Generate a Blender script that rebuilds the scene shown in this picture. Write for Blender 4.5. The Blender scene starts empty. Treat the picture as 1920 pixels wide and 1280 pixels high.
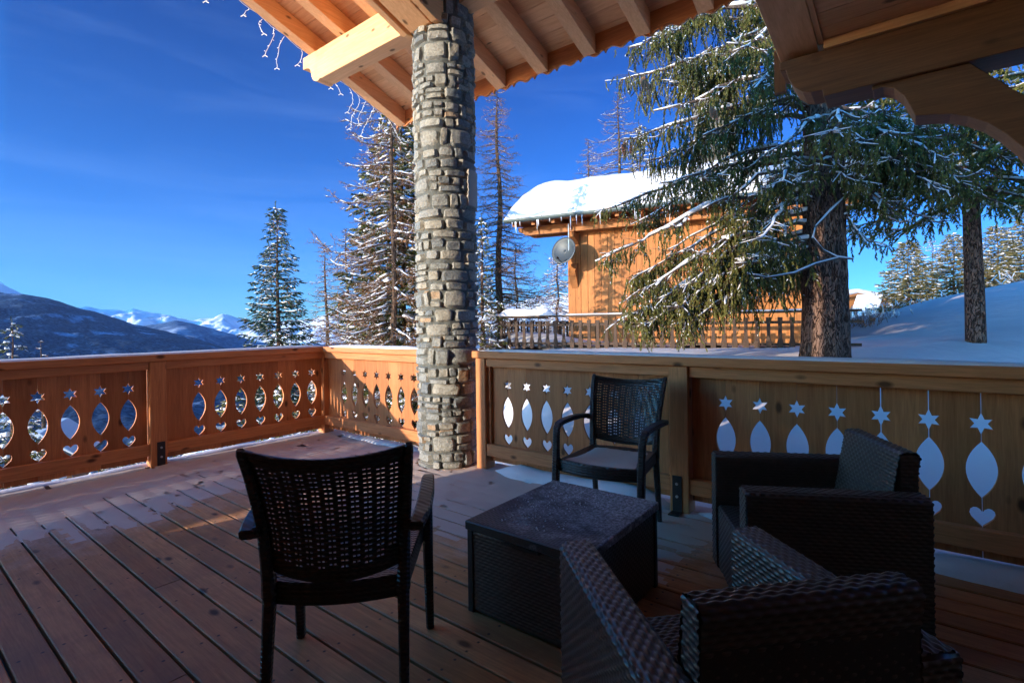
import bpy, bmesh, math, random
import numpy as np
from mathutils import Vector, Matrix, noise as mnoise
S = bpy.context.scene
COL = S.collection
PI = math.pi
rad = math.radians

# ------------------------------------------------------------------ camera
F_PX, YAW, HROW, ROLL = 957.4, 0.6567, 606.45, 0.0139
CAM = Vector((5.2186, -3.2886, 1.2207))
RT = Vector((math.cos(YAW), math.sin(YAW), 0)); FW = Vector((-math.sin(YAW), math.cos(YAW), 0)); UP = Vector((0, 0, 1))
cr, sr = math.cos(ROLL), math.sin(ROLL)
cx_ = RT * cr - UP * sr; cy_ = RT * sr + UP * cr; cz_ = -FW
cam = bpy.data.objects.new('camera', bpy.data.cameras.new('camera')); COL.objects.link(cam)
M = Matrix.Identity(4)
for i in range(3):
    M[i][0], M[i][1], M[i][2], M[i][3] = cx_[i], cy_[i], cz_[i], CAM[i]
cam.matrix_world = M
cam.data.sensor_width = 36; cam.data.lens = F_PX / 1920 * 36
cam.data.shift_y = -(640 - HROW) / 1920
cam.data.clip_start = 0.05; cam.data.clip_end = 40000
S.camera = cam

# ------------------------------------------------------------------ sky and sun
SUN_EL = rad(10.7); SX, SY = -0.309, -0.951            # horizontal direction towards the sun
w = bpy.data.worlds.new('World'); S.world = w; w.use_nodes = True
nt = w.node_tree; nt.nodes.clear()
sky = nt.nodes.new('ShaderNodeTexSky'); sky.sky_type = 'NISHITA'; sky.sun_disc = False
sky.sun_elevation = SUN_EL; sky.sun_rotation = math.atan2(SX, SY)
sky.altitude = 1900; sky.air_density = 1.0; sky.dust_density = 0.25; sky.ozone_density = 4.0
hs = nt.nodes.new('ShaderNodeHueSaturation'); hs.inputs['Saturation'].default_value = 1.22; hs.inputs['Hue'].default_value = 0.502
tc = nt.nodes.new('ShaderNodeTexCoord'); mp = nt.nodes.new('ShaderNodeMapping'); mp.inputs['Scale'].default_value = (1.0, 1.0, 7.0); mp.inputs['Rotation'].default_value = (0.18, 0.1, 0.5)
nz = nt.nodes.new('ShaderNodeTexNoise'); nz.inputs['Scale'].default_value = 2.2; nz.inputs['Detail'].default_value = 6; nz.inputs['Roughness'].default_value = 0.62; nz.inputs['Distortion'].default_value = 0.6
rmp = nt.nodes.new('ShaderNodeValToRGB'); rmp.color_ramp.elements[0].position = 0.47; rmp.color_ramp.elements[1].position = 0.85
rmp.color_ramp.elements[1].color = (0.055, 0.055, 0.055, 1)
mx = nt.nodes.new('ShaderNodeMix'); mx.data_type = 'RGBA'; mx.inputs['B'].default_value = (1.6, 2.4, 3.8, 1)
bg = nt.nodes.new('ShaderNodeBackground'); bg.inputs['Strength'].default_value = 0.15
out = nt.nodes.new('ShaderNodeOutputWorld')
L = nt.links.new
L(sky.outputs[0], hs.inputs['Color']); L(tc.outputs['Generated'], mp.inputs[0]); L(mp.outputs[0], nz.inputs['Vector'])
L(nz.outputs[0], rmp.inputs[0]); L(rmp.outputs[0], mx.inputs['Factor']); tn = nt.nodes.new('ShaderNodeMix'); tn.data_type = 'RGBA'; tn.blend_type = 'MULTIPLY'; tn.inputs['Factor'].default_value = 1; 
# the sky is deep blue opposite the sun and much brighter on the sun's side
dp = nt.nodes.new('ShaderNodeVectorMath'); dp.operation = 'DOT_PRODUCT'; dp.inputs[1].default_value = (SX, SY, 0.1); L(tc.outputs['Generated'], dp.inputs[0])
gr = nt.nodes.new('ShaderNodeValToRGB'); ge = gr.color_ramp.elements; ge[0].position = 0.22; ge[0].color = (0.028, 0.074, 0.114, 1); ge[1].position = 1.0; ge[1].color = (1.2, 0.90, 0.66, 1)
e2 = ge.new(0.60); e2.color = (0.032, 0.073, 0.106, 1); e3 = ge.new(0.70); e3.color = (1.25, 0.90, 0.66, 1)
m01 = nt.nodes.new('ShaderNodeMath'); m01.operation = 'MULTIPLY_ADD'; m01.inputs[1].default_value = 0.5; m01.inputs[2].default_value = 0.5; L(dp.outputs['Value'], m01.inputs[0]); L(m01.outputs[0], gr.inputs[0])
mg = nt.nodes.new('ShaderNodeMix'); mg.data_type = 'RGBA'; mg.blend_type = 'MULTIPLY'; mg.inputs['Factor'].default_value = 1; mg.inputs['B'].default_value = (3.8, 3.8, 3.8, 1); sz = nt.nodes.new('ShaderNodeSeparateXYZ'); L(tc.outputs['Generated'], sz.inputs[0]); zr_ = nt.nodes.new('ShaderNodeValToRGB'); L(sz.outputs[2], zr_.inputs[0]); ze = zr_.color_ramp.elements
ze[0].position = 0.0; ze[0].color = (1.25, 1.10, 1.0, 1); ze[1].position = 1.0; ze[1].color = (0.30, 0.34, 0.46, 1); z2 = ze.new(0.22); z2.color = (0.92, 0.92, 0.94, 1); z3 = ze.new(0.55); z3.color = (0.42, 0.46, 0.60, 1)
mz = nt.nodes.new('ShaderNodeMix'); mz.data_type = 'RGBA'; mz.blend_type = 'MULTIPLY'; mz.inputs['Factor'].default_value = 1; L(gr.outputs[0], mz.inputs['A']); L(zr_.outputs[0], mz.inputs['B']); L(mz.outputs['Result'], mg.inputs['A']); L(mg.outputs['Result'], tn.inputs['B'])
L(hs.outputs[0], tn.inputs['A']); L(tn.outputs['Result'], mx.inputs['A'])
L(mx.outputs['Result'], bg.inputs['Color']); L(bg.outputs[0], out.inputs[0])
sl = bpy.data.lights.new('sun', 'SUN'); sl.energy = 2.2; sl.angle = rad(0.5); sl.color = (1.0, 0.87, 0.70)
so = bpy.data.objects.new('sun', sl); COL.objects.link(so)
sd = Vector((SX * math.cos(SUN_EL), SY * math.cos(SUN_EL), math.sin(SUN_EL))).normalized()
so.rotation_euler = sd.to_track_quat('Z', 'Y').to_euler(); so.location = (-10, -30, 20)
S.view_settings.view_transform = 'Standard'; S.view_settings.look = 'None'; S.view_settings.gamma = 1
S.view_settings.exposure = 2.08
S.cycles.max_bounces = 7; S.cycles.diffuse_bounces = 4; S.cycles.transparent_max_bounces = 6; S.cycles.sample_clamp_indirect = 6

# ------------------------------------------------------------------ helpers
class MB:
    def __init__(s): s.v = []; s.f = []
    def add(s, vs, fs):
        n = len(s.v); s.v.extend([tuple(p) for p in vs]); s.f.extend([tuple(i + n for i in f) for f in fs]); return s
    def box(s, a, b, bev=0):
        x0, y0, z0 = a; x1, y1, z1 = b
        if bev:
            e = bev; prof = [(x0 + e, y0), (x1 - e, y0), (x1, y0 + e), (x1, y1 - e), (x1 - e, y1), (x0 + e, y1), (x0, y1 - e), (x0, y0 + e)]
            return s.prism([(p[0], p[1]) for p in prof], z0, z1, 'z')
        return s.add([(x0, y0, z0), (x1, y0, z0), (x1, y1, z0), (x0, y1, z0), (x0, y0, z1), (x1, y0, z1), (x1, y1, z1), (x0, y1, z1)],
                     [(0, 3, 2, 1), (4, 5, 6, 7), (0, 1, 5, 4), (1, 2, 6, 5), (2, 3, 7, 6), (3, 0, 4, 7)])
    def prism(s, pts, a, b, axis):
        # outline pts extruded along axis; x: pts=(y,z)  y: pts=(x,z)  z: pts=(x,y)
        n = len(pts)
        def mk(p, t): return {'x': (t, p[0], p[1]), 'y': (p[0], t, p[1]), 'z': (p[0], p[1], t)}[axis]
        vs = [mk(p, a) for p in pts] + [mk(p, b) for p in pts]
        fs = [tuple(range(n))[::-1], tuple(range(n, 2 * n))] + [(i, (i + 1) % n, n + (i + 1) % n, n + i) for i in range(n)]
        return s.add(vs, fs)
    def xf(s, M_, start=0):
        for i in range(start, len(s.v)): s.v[i] = tuple(M_ @ Vector(s.v[i]))
        return s
    def tube(s, pts, rs, n=6, flat=1.0, cap=True):
        pts = [Vector(p) for p in pts]; m = len(pts); vs = []
        for i, p in enumerate(pts):
            t = (pts[min(i + 1, m - 1)] - pts[max(i - 1, 0)])
            if t.length < 1e-9: t = Vector((0, 0, 1))
            t.normalize()
            u = t.cross(Vector((0, 0, 1)))
            if u.length < 0.05: u = t.cross(Vector((1, 0, 0)))
            u.normalize(); v = u.cross(t).normalized()
            r = rs[i] if hasattr(rs, '__len__') else rs
            for k in range(n):
                a = 2 * PI * k / n; vs.append(p + u * (r * math.cos(a)) + v * (r * flat * math.sin(a)))
        fs = [(i * n + k, i * n + (k + 1) % n, (i + 1) * n + (k + 1) % n, (i + 1) * n + k) for i in range(m - 1) for k in range(n)]
        if cap: fs += [tuple(range(n))[::-1], tuple(range((m - 1) * n, m * n))]
        return s.add(vs, fs)
    def sweep(s, pts, wd, ht, n=None):
        # rectangular bar along a path; wd across (horizontal), ht up
        pts = [Vector(p) for p in pts]; m = len(pts); vs = []
        for i, p in enumerate(pts):
            t = (pts[min(i + 1, m - 1)] - pts[max(i - 1, 0)]).normalized()
            u = n.copy() if n else t.cross(Vector((0, 0, 1)))
            u.normalize(); v = u.cross(t).normalized()
            a = (wd[i] if hasattr(wd, '__len__') else wd) / 2; b = (ht[i] if hasattr(ht, '__len__') else ht) / 2
            e = min(a, b) * 0.45
            for (x, y) in ((-a + e, -b), (a - e, -b), (a, -b + e), (a, b - e), (a - e, b), (-a + e, b), (-a, b - e), (-a, -b + e)):
                vs.append(p + u * x + v * y)
        k = 8
        fs = [(i * k + j, i * k + (j + 1) % k, (i + 1) * k + (j + 1) % k, (i + 1) * k + j) for i in range(m - 1) for j in range(k)]
        fs += [tuple(range(k))[::-1], tuple(range((m - 1) * k, m * k))]
        return s.add(vs, fs)

def link(o):
    COL.objects.link(o); return o
def mesh_np(name, V, F, mat, smooth=False):
    me = bpy.data.meshes.new(name); V = np.asarray(V, dtype=np.float32); F = np.asarray(F, dtype=np.int32); k = F.shape[1]
    me.vertices.add(len(V)); me.vertices.foreach_set('co', V.ravel())
    me.loops.add(F.size); me.loops.foreach_set('vertex_index', F.ravel())
    me.polygons.add(len(F)); me.polygons.foreach_set('loop_start', np.arange(0, F.size, k, dtype=np.int32))
    if smooth: me.polygons.foreach_set('use_smooth', np.ones(len(F), dtype=bool))
    me.update(calc_edges=True); me.materials.append(mat); return me
def obj(name, mb, mat=None, parent=None, smooth=False, bevel=0, label=None, fix=True):
    if isinstance(mb, MB):
        me = bpy.data.meshes.new(name); me.from_pydata(mb.v, [], mb.f); me.update()
        if fix:
            bm = bmesh.new(); bm.from_mesh(me); bmesh.ops.recalc_face_normals(bm, faces=bm.faces); bm.to_mesh(me); bm.free()
        me.materials.append(mat)
        if smooth: me.polygons.foreach_set('use_smooth', [True] * len(me.polygons))
    else: me = mb
    o = link(bpy.data.objects.new(name, me))
    if parent is not None:
        o.parent = parent
        top = parent
        while top.parent is not None: top = top.parent
        if not top.get('_local'): o.matrix_parent_inverse = parent_inv(parent)
    if bevel:
        m = o.modifiers.new('bevel', 'BEVEL'); m.width = bevel; m.segments = 1; m.limit_method = 'ANGLE'; m.angle_limit = rad(40)
    if label: o['label'] = label
    return o
def parent_inv(p):
    m = Matrix.Identity(4); q = p
    while q is not None:
        m = q.matrix_basis @ m if q.parent is None else q.matrix_parent_inverse @ q.matrix_basis @ m
        q = q.parent
    return m.inverted()
def thing(name, label, cat, loc=(0, 0, 0), rz=0, group=None, local=False):
    o = link(bpy.data.objects.new(name, None)); o.location = loc; o.rotation_euler = (0, 0, rz); o.empty_display_size = 0.2
    tag(o, label, cat, group)
    if local: o['_local'] = 1
    return o
def tag(o, label=None, cat=None, group=None, kind=None):
    if label: o['label'] = label
    if cat: o['category'] = cat
    if group: o['group'] = group
    if kind: o['kind'] = kind
    return o
def dup(o, parent=None):
    c = link(o.copy())
    if parent is not None: c.parent = parent
    for ch in list(o.children): dup(ch, c)
    return c
def cw(r, d, z): # camera-frame ground coordinates -> world
    p = CAM + RT * r + FW * d; return Vector((p.x, p.y, z))
def fbm(x, y, z=0.0, o=4, s=0.0):
    return mnoise.fractal(Vector((x + s, y - s, z)), 1.0, 2.1, o)
def sm(a, b, x):
    t = min(1, max(0, (x - a) / (b - a))); return t * t * (3 - 2 * t)

# ------------------------------------------------------------------ materials
class NT:
    def __init__(s, name, rough=0.6, spec=0.5):
        s.m = bpy.data.materials.new(name); s.m.use_nodes = True; s.t = s.m.node_tree
        s.b = s.t.nodes['Principled BSDF']; s.b.inputs['Roughness'].default_value = rough; s.b.inputs['Specular IOR Level'].default_value = spec
    def n(s, t, **k):
        nd = s.t.nodes.new(t)
        for a, v in k.items():
            if hasattr(nd, a): setattr(nd, a, v)
            else: s.set(nd.inputs[a.replace('_', ' ') if a.replace('_', ' ') in nd.inputs else a], v)
        return nd
    def set(s, i, v):
        if hasattr(v, 'is_output') or isinstance(v, bpy.types.NodeSocket): s.t.links.new(v, i)
        else: i.default_value = v
    def coord(s, kind='Object'): return s.n('ShaderNodeTexCoord').outputs[kind]
    def mapv(s, v, scale=(1, 1, 1), rot=(0, 0, 0), loc=(0, 0, 0)):
        m = s.n('ShaderNodeMapping'); s.set(m.inputs['Vector'], v); s.set(m.inputs['Scale'], scale); s.set(m.inputs['Rotation'], rot); s.set(m.inputs['Location'], loc); return m.outputs[0]
    def noise(s, v, sc, det=4, ro=0.55, dist=0.0):
        m = s.n('ShaderNodeTexNoise'); s.set(m.inputs['Vector'], v); m.inputs['Scale'].default_value = sc; m.inputs['Detail'].default_value = det; m.inputs['Roughness'].default_value = ro; m.inputs['Distortion'].default_value = dist
        return m.outputs[0]
    def ramp(s, f, stops, interp='LINEAR'):
        m = s.n('ShaderNodeValToRGB'); s.set(m.inputs[0], f); e = m.color_ramp.elements; m.color_ramp.interpolation = interp
        while len(e) < len(stops): e.new(0.5)
        for i, (p, c) in enumerate(stops):
            e[i].position = p; c = (c, c, c) if not hasattr(c, '__len__') else c; e[i].color = (c[0], c[1], c[2], 1)
        return m.outputs[0]
    def mix(s, f, a, b, mode='MIX'):
        m = s.n('ShaderNodeMix'); m.data_type = 'RGBA'; m.blend_type = mode
        for k, v in (('Factor', f), ('A', a), ('B', b)):
            if k != 'Factor' and isinstance(v, tuple) and len(v) == 3: v = v + (1,)
            s.set(m.inputs[0] if k == 'Factor' else m.inputs[6 if k == 'A' else 7], v)
        return m.outputs[2]
    def math(s, op, a, b=0.0, c=0.0):
        m = s.n('ShaderNodeMath'); m.operation = op; s.set(m.inputs[0], a); s.set(m.inputs[1], b); s.set(m.inputs[2], c); return m.outputs[0]
    def sep(s, v):
        m = s.n('ShaderNodeSeparateXYZ'); s.set(m.inputs[0], v); return m.outputs
    def island(s): return s.n('ShaderNodeNewGeometry').outputs['Random Per Island']
    def bump(s, h, st=0.3, dist=0.01):
        m = s.n('ShaderNodeBump'); s.set(m.inputs['Height'], h); m.inputs['Strength'].default_value = st; m.inputs['Distance'].default_value = dist; s.t.links.new(m.outputs[0], s.b.inputs['Normal'])
    def col(s, c): s.set(s.b.inputs['Base Color'], c if not isinstance(c, tuple) or len(c) == 4 else c + (1,)); return s

def wood(name, dark, light, axis='x', rough=0.62, knots=0.5, var=0.35, spec=0.25, grain=1.0, snowdust=False, weather=0.0):
    t = NT(name, rough, spec); oc = t.coord()
    ri = t.island()
    off = t.n('ShaderNodeCombineXYZ'); t.set(off.inputs[0], t.math('MULTIPLY', ri, 37.0)); t.set(off.inputs[1], t.math('MULTIPLY', ri, 91.0)); t.set(off.inputs[2], t.math('MULTIPLY', ri, 53.0))
    va = t.n('ShaderNodeVectorMath'); va.operation = 'ADD'; t.set(va.inputs[0], oc); t.set(va.inputs[1], off.outputs[0])
    v = va.outputs[0]
    sc = {'x': (0.9, 16, 16), 'y': (16, 0.9, 16), 'z': (16, 16, 0.9)}[axis]; sc2 = {'x': (4.5, 9, 9), 'y': (9, 4.5, 9), 'z': (9, 9, 4.5)}[axis]
    n1 = t.noise(t.mapv(v, sc), 2.2 * grain, 5, 0.6, 1.3)
    n2 = t.noise(t.mapv(v, tuple(q * 3 for q in sc)), 4, 3, 0.6)
    g = t.mix(0.35, n1, n2)
    base = t.mix(t.ramp(g, [(0.3, 0.0), (0.7, 1.0)]), dark, light)
    tone = t.math('MULTIPLY_ADD', ri, var, 1 - var / 2)
    base = t.mix(1.0, base, t.ramp(ri, [(0, (1, 0.93, 0.85)), (1, (1, 1, 1))]), 'MULTIPLY')
    hv = t.n('ShaderNodeHueSaturation'); t.set(hv.inputs['Value'], tone); t.set(hv.inputs['Color'], base); base = hv.outputs[0]
    vo = t.n('ShaderNodeTexVoronoi'); t.set(vo.inputs['Vector'], t.mapv(v, sc2)); vo.inputs['Scale'].default_value = 0.75
    kn = t.ramp(vo.outputs['Distance'], [(0.07, 1.0), (0.15, 0.0)])
    kn2 = t.math('MULTIPLY', kn, knots)
    base = t.mix(kn2, base, tuple(q * 0.22 for q in dark))
    if weather:
        wn = t.ramp(t.noise(oc, 3.2, 6, 0.7), [(0.46, 0.0), (0.66, 1.0)])
        base = t.mix(t.math('MULTIPLY', wn, weather), base, (0.20, 0.10, 0.058))
    rr = rough
    if snowdust:
        x, y, z = t.sep(oc)
        xs = t.math('SUBTRACT', x, 1.8); q = t.math('MULTIPLY', t.math('MULTIPLY', xs, xs), -0.12)
        s2 = t.math('ADD', t.math('ADD', y, 1.80), q); s1 = t.math('SUBTRACT', 1.72, x)
        f = t.math('MAXIMUM', s1, s2)
        nn = t.math('MULTIPLY_ADD', t.noise(oc, 3.5, 7, 0.72), 1.9, -1.0)
        f = t.math('ADD', f, nn)
        f = t.ramp(f, [(-0.0, 0.0), (0.75, 0.9)])
        fine = t.ramp(t.noise(oc, 60, 4, 0.7), [(0.35, 0.45), (0.6, 1.0)])
        sx_ = t.math('ABSOLUTE', t.math('SUBTRACT', t.math('FRACT', t.math('DIVIDE', t.math('ADD', x, 0.18), 0.43)), 0.5)); sx_ = t.math('MULTIPLY', sx_, 0.43)
        yy_ = t.math('FRACT', t.math('DIVIDE', t.math('SUBTRACT', y, 0.0115), 0.1285)); y1_ = t.math('MULTIPLY', t.math('ABSOLUTE', t.math('SUBTRACT', t.math('ABSOLUTE', t.math('SUBTRACT', yy_, 0.455)), 0.26)), 0.1285)
        rd_ = t.math('SQRT', t.math('ADD', t.math('MULTIPLY', sx_, sx_), t.math('MULTIPLY', y1_, y1_))); base = t.mix(t.ramp(rd_, [(0.0038, 1.0), (0.0050, 0.0)]), base, (0.03, 0.025, 0.025))
        base = t.mix(t.math('MULTIPLY', f, fine), base, (0.60, 0.46, 0.39))
    t.col(base); t.bump(t.math('ADD', g, t.math('MULTIPLY', kn, -0.3)), 0.25, 0.004)
    return t.m

def plain(name, c, rough=0.5, metal=0.0, spec=0.5):
    t = NT(name, rough, spec); t.col(c); t.b.inputs['Metallic'].default_value = metal; return t.m

LARCH = ((0.36, 0.126, 0.045), (0.62, 0.250, 0.098))
M_larch = {a: wood('larch_' + a, *LARCH, axis=a, knots=0.9, var=0.5) for a in 'xyz'}
PINE = ((0.62, 0.30, 0.135), (0.83, 0.48, 0.25))
M_pine = {a: wood('pine_' + a, *PINE, axis=a, knots=0.9, var=0.26) for a in 'xyz'}
M_deck = wood('deck_boards', (0.33, 0.150, 0.060), (0.62, 0.315, 0.135), 'x', rough=0.5, knots=0.95, var=0.5, snowdust=True, weather=0.45)
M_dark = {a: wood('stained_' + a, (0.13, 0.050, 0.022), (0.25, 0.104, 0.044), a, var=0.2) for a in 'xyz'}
M_oldwood = wood('weathered_pickets', (0.028, 0.016, 0.011), (0.085, 0.048, 0.030), 'z', knots=0.3, var=0.6)
M_wall = wood('chalet_boards', (0.30, 0.105, 0.028), (0.50, 0.205, 0.060), 'z', knots=0.5, var=0.28)
M_wallx = wood('chalet_beams', (0.26, 0.10, 0.035), (0.44, 0.19, 0.065), 'x', knots=0.4, var=0.28)

def snowmat(name, c=(0.74, 0.72, 0.73), sc=3.0, st=0.5, d=0.05):
    t = NT(name, 0.75, 0.2); oc = t.coord(); n1 = t.noise(oc, sc, 6, 0.6); t.col(t.mix(n1, tuple(q * 0.94 for q in c), c)); t.bump(n1, st, d)
    return t.m
M_snow = snowmat('snow'); M_snowfine = snowmat('snow_fine', sc=22, d=0.012)
M_snowdeck = snowmat('snow_deck', (0.60, 0.475, 0.41), sc=14, d=0.008)
M_snowrail = snowmat('snow_rail', (0.80, 0.80, 0.82), sc=30, d=0.006)

def barkmat(name, a, b, sc=9.0, d=0.03, str_=1.0):
    t = NT(name, 0.9, 0.1); oc = t.mapv(t.coord(), (1, 1, 0.22)); n1 = t.noise(oc, sc, 6, 0.65, 1.6)
    nf = t.noise(t.mapv(t.coord(), (1, 1, 0.30), loc=(3, 1, 0)), sc * 1.35, 3, 0.55, 0.9); f = t.ramp(t.math('ABSOLUTE', t.math('SUBTRACT', nf, 0.5)), [(0.0, 0.0), (0.06, 1.0)])
    n2 = t.noise(oc, sc * 6, 4, 0.6); h = t.mix(0.35, f, n2); t.col(t.mix(t.math('MULTIPLY', f, t.ramp(n2, [(0.3, 0.35), (0.65, 1.0)])), a, b)); t.bump(h, str_, d); return t.m
M_bark = barkmat('spruce_bark', (0.045, 0.024, 0.016), (0.25, 0.15, 0.11), 15, 0.06, 1.0)
M_twig = barkmat('twig_bark', (0.05, 0.036, 0.03), (0.16, 0.11, 0.085), 20, 0.01, 0.5)
M_larchbark = barkmat('larch_bark', (0.045, 0.03, 0.022), (0.15, 0.095, 0.065), 10, 0.03, 0.8)
M_larchtwig = barkmat('larch_twigs', (0.13, 0.065, 0.035), (0.30, 0.16, 0.085), 14, 0.01, 0.3)

def needlemat(name, a, b, c):
    t = NT(name, 0.65, 0.25); r = t.n('ShaderNodeNewGeometry').outputs['Random Per Island']; n1 = t.noise(t.coord(), 1.3, 3, 0.6)
    base = t.mix(r, a, b); base = t.mix(t.ramp(n1, [(0.4, 0.0), (0.75, 1.0)]), base, c); t.col(base)
    return t.m
M_needle = needlemat('spruce_needles', (0.040, 0.044, 0.010), (0.125, 0.125, 0.026), (0.17, 0.155, 0.035))
M_needleblue = needlemat('dark_needles', (0.020, 0.038, 0.022), (0.055, 0.080, 0.040), (0.07, 0.085, 0.045))
M_needlegold = needlemat('golden_needles', (0.10, 0.08, 0.025), (0.18, 0.13, 0.04), (0.12, 0.10, 0.04))
M_cone = plain('cone_brown', (0.30, 0.11, 0.04), 0.7)

def rattan(name):
    t = NT(name, 0.32, 0.5); n1 = t.noise(t.coord(), 30, 3); t.col(t.mix(n1, (0.034, 0.022, 0.017), (0.090, 0.062, 0.050))); return t.m
M_rattan = rattan('rattan_weave')
def rattan_snow():
    t = NT('rattan_lid', 0.42, 0.5); oc = t.coord(); x, y, z = t.sep(oc)
    n1 = t.noise(oc, 5.0, 7, 0.75); n2 = t.noise(oc, 70, 3, 0.7)
    q = t.math('ADD', t.math('MULTIPLY', y, 0.55), t.math('MULTIPLY', x, 0.35))
    f = t.ramp(t.math('ADD', t.math('MULTIPLY', n1, 1.3), q), [(0.52, 0.0), (0.80, 0.85)]); f2 = t.ramp(n2, [(0.42, 0.25), (0.62, 1.0)])
    t.col(t.mix(t.math('MULTIPLY', f, f2), t.mix(n2, (0.020, 0.014, 0.011), (0.052, 0.037, 0.030)), (0.60, 0.57, 0.58))); return t.m
M_lid = rattan_snow()
M_plastic = plain('dark_plastic', (0.024, 0.017, 0.014), 0.42)
M_steel = plain('dark_steel', (0.035, 0.03, 0.03), 0.5, 0.4); M_bolt = plain('bolt', (0.5, 0.5, 0.5), 0.35, 0.9)
M_gutter = plain('gutter_metal', (0.13, 0.17, 0.17), 0.4, 0.5); M_dish = plain('dish_grey', (0.05, 0.062, 0.07), 0.5, 0.2)
M_white = plain('white_cable', (0.8, 0.8, 0.82), 0.5)
M_render = plain('render', (0.32, 0.26, 0.22), 0.8); M_black = plain('dark_roof', (0.02, 0.022, 0.028), 0.7)
M_glass = plain('dark_glass', (0.02, 0.025, 0.03), 0.08)
def stonemat():
    t = NT('stone', 0.82, 0.25); r = t.island(); oc = t.coord(); n1 = t.noise(oc, 14, 7, 0.68); n2 = t.noise(oc, 55, 5, 0.7)
    c = t.ramp(r, [(0.0, (0.40, 0.39, 0.35)), (0.16, (0.48, 0.46, 0.40)), (0.3, (0.24, 0.265, 0.28)), (0.42, (0.54, 0.49, 0.40)), (0.55, (0.36, 0.37, 0.35)), (0.68, (0.17, 0.195, 0.215)), (0.78, (0.41, 0.395, 0.345)), (0.90, (0.52, 0.33, 0.19)), (0.95, (0.42, 0.42, 0.40))], 'CONSTANT')
    c = t.mix(t.ramp(n1, [(0.35, 0.0), (0.65, 0.55)]), c, t.mix(r, (0.28, 0.29, 0.29), (0.50, 0.45, 0.37)))
    c = t.mix(0.8, c, t.ramp(n2, [(0.3, 0.30), (0.62, 0.92)]), 'MULTIPLY'); t.col(c); t.bump(t.mix(0.4, n1, n2), 0.9, 0.028); return t.m
M_stone = stonemat()
def mortarmat():
    t = NT('mortar', 0.9, 0.1); n1 = t.noise(t.coord(), 60, 6, 0.7); t.col(t.mix(n1, (0.07, 0.075, 0.072), (0.20, 0.205, 0.19))); t.bump(n1, 0.8, 0.01); return t.m
M_mortar = mortarmat()
def chimneymat():  # darker stone for the chimney: its partial shade is put into the colours
    t = NT('chimney_stone_shaded', 0.85, 0.15); r = t.island(); n1 = t.noise(t.coord(), 12, 5, 0.65); t.col(t.mix(n1, t.mix(r, (0.05, 0.055, 0.05), (0.14, 0.125, 0.10)), t.mix(r, (0.11, 0.11, 0.10), (0.22, 0.18, 0.13)))); t.bump(n1, 0.8, 0.03); return t.m
M_chimney = chimneymat()
def hillmat(name, a, b, snow, sc, thr, w_=0.1):
    t = NT(name, 0.9, 0.05); oc = t.coord(); n1 = t.noise(oc, sc, 8, 0.7); n2 = t.noise(t.mapv(oc, (1, 1, 1)), sc * 12, 4, 0.7)
    tr = t.mix(t.ramp(n2, [(0.42, 0.0), (0.62, 1.0)]), a, b)
    t.col(t.mix(t.ramp(n1, [(thr - w_, 0.0), (thr + w_, 1.0)]), tr, snow)); return t.m

# ================================================================== TERRAIN AND FAR LAND
def ground_z(r, d):
    # local snow slope in camera frame (r right, d depth)
    right = -0.55 + 1.08 * sm(4.2, 9.0, d) + 0.008 * max(0, r)
    right += 2.3 * math.exp(-(((r - 21) / 8.0) ** 2 + ((d - 15) / 8.5) ** 2))
    right += 0.03 * max(0, d - 40) * sm(6, 40, r) - 0.02 * max(0, d - 18) * sm(30, 0, r)
    left = -3.6 - 0.20 * max(0, -r - 3) - 0.16 * max(0, d - 8)
    s = sm(-3.4, 0.6, r - 0.03 * d)
    z = left * (1 - s) + right * s
    z += 0.12 * fbm(r * 0.25, d * 0.25, 0, 3) + (0.03 + 0.05 * sm(5, 10, r)) * fbm(r * 1.1, d * 1.1, 3, 4) + 0.16 * sm(4, 9, r) * fbm(r * 0.45, d * 0.6, 8, 3)
    if d < 3.2 and r > -6: z = min(z, -0.9 - 0.1 * (3.2 - d))
    dist = math.hypot(r, d)
    if dist > 120: z -= (dist - 120) * 0.12
    return max(z, -330)
def gz(p): # world point -> ground height
    q = Vector((p[0], p[1], 0)) - Vector((CAM.x, CAM.y, 0)); return ground_z(q.dot(RT), q.dot(FW))
def axis_pts(lo, hi, n, p=2.2):
    a = []
    for i in range(n + 1):
        u = 2 * i / n - 1
        a.append((hi if u > 0 else -lo) * abs(u) ** p * (1 if u > 0 else -1))
    return a
rs_ = axis_pts(-1400, 420, 240, 2.9); ds_ = [-30 + 0 * i for i in range(0)] + [q for q in axis_pts(-60, 1600, 250, 2.9)]
V = [tuple(cw(r, d, ground_z(r, d))) for d in ds_ for r in rs_]
def groundmat():
    t = NT('snowy_ground', 0.8, 0.1); oc = t.coord(); x, y, z = t.sep(oc); n1 = t.noise(oc, 1.3, 6, 0.6)
    f = t.ramp(t.math('MULTIPLY_ADD', t.noise(oc, 0.10, 5, 0.6), 14.0, t.math('MULTIPLY', z, 1.0)), [(0.0, 0.0), (1.0, 1.0)])
    lo = t.math('MULTIPLY_ADD', z, -0.12, -0.75); tr = t.ramp(t.noise(oc, 1.6, 7, 0.75), [(0.30, 0.0), (0.46, 1.0)])
    k = t.math('MULTIPLY', t.math('MINIMUM', t.math('MAXIMUM', lo, 0.0), 1.0), tr)
    t.col(t.mix(k, (0.66, 0.60, 0.58), (0.03, 0.045, 0.04))); t.bump(n1, 0.6, 0.08); return t.m
M_ground = groundmat()
nr = len(rs_); F = [(j * nr + i, j * nr + i + 1, (j + 1) * nr + i + 1, (j + 1) * nr + i) for j in range(len(ds_) - 1) for i in range(nr - 1)]
tag(obj('snowy_ground', mesh_np('snowy_ground', V, F, M_ground, True), None), kind='structure')
M_valley = hillmat('valley_forest', (0.012, 0.022, 0.020), (0.05, 0.07, 0.075), (0.55, 0.6, 0.68), 0.004, 0.62)
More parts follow.
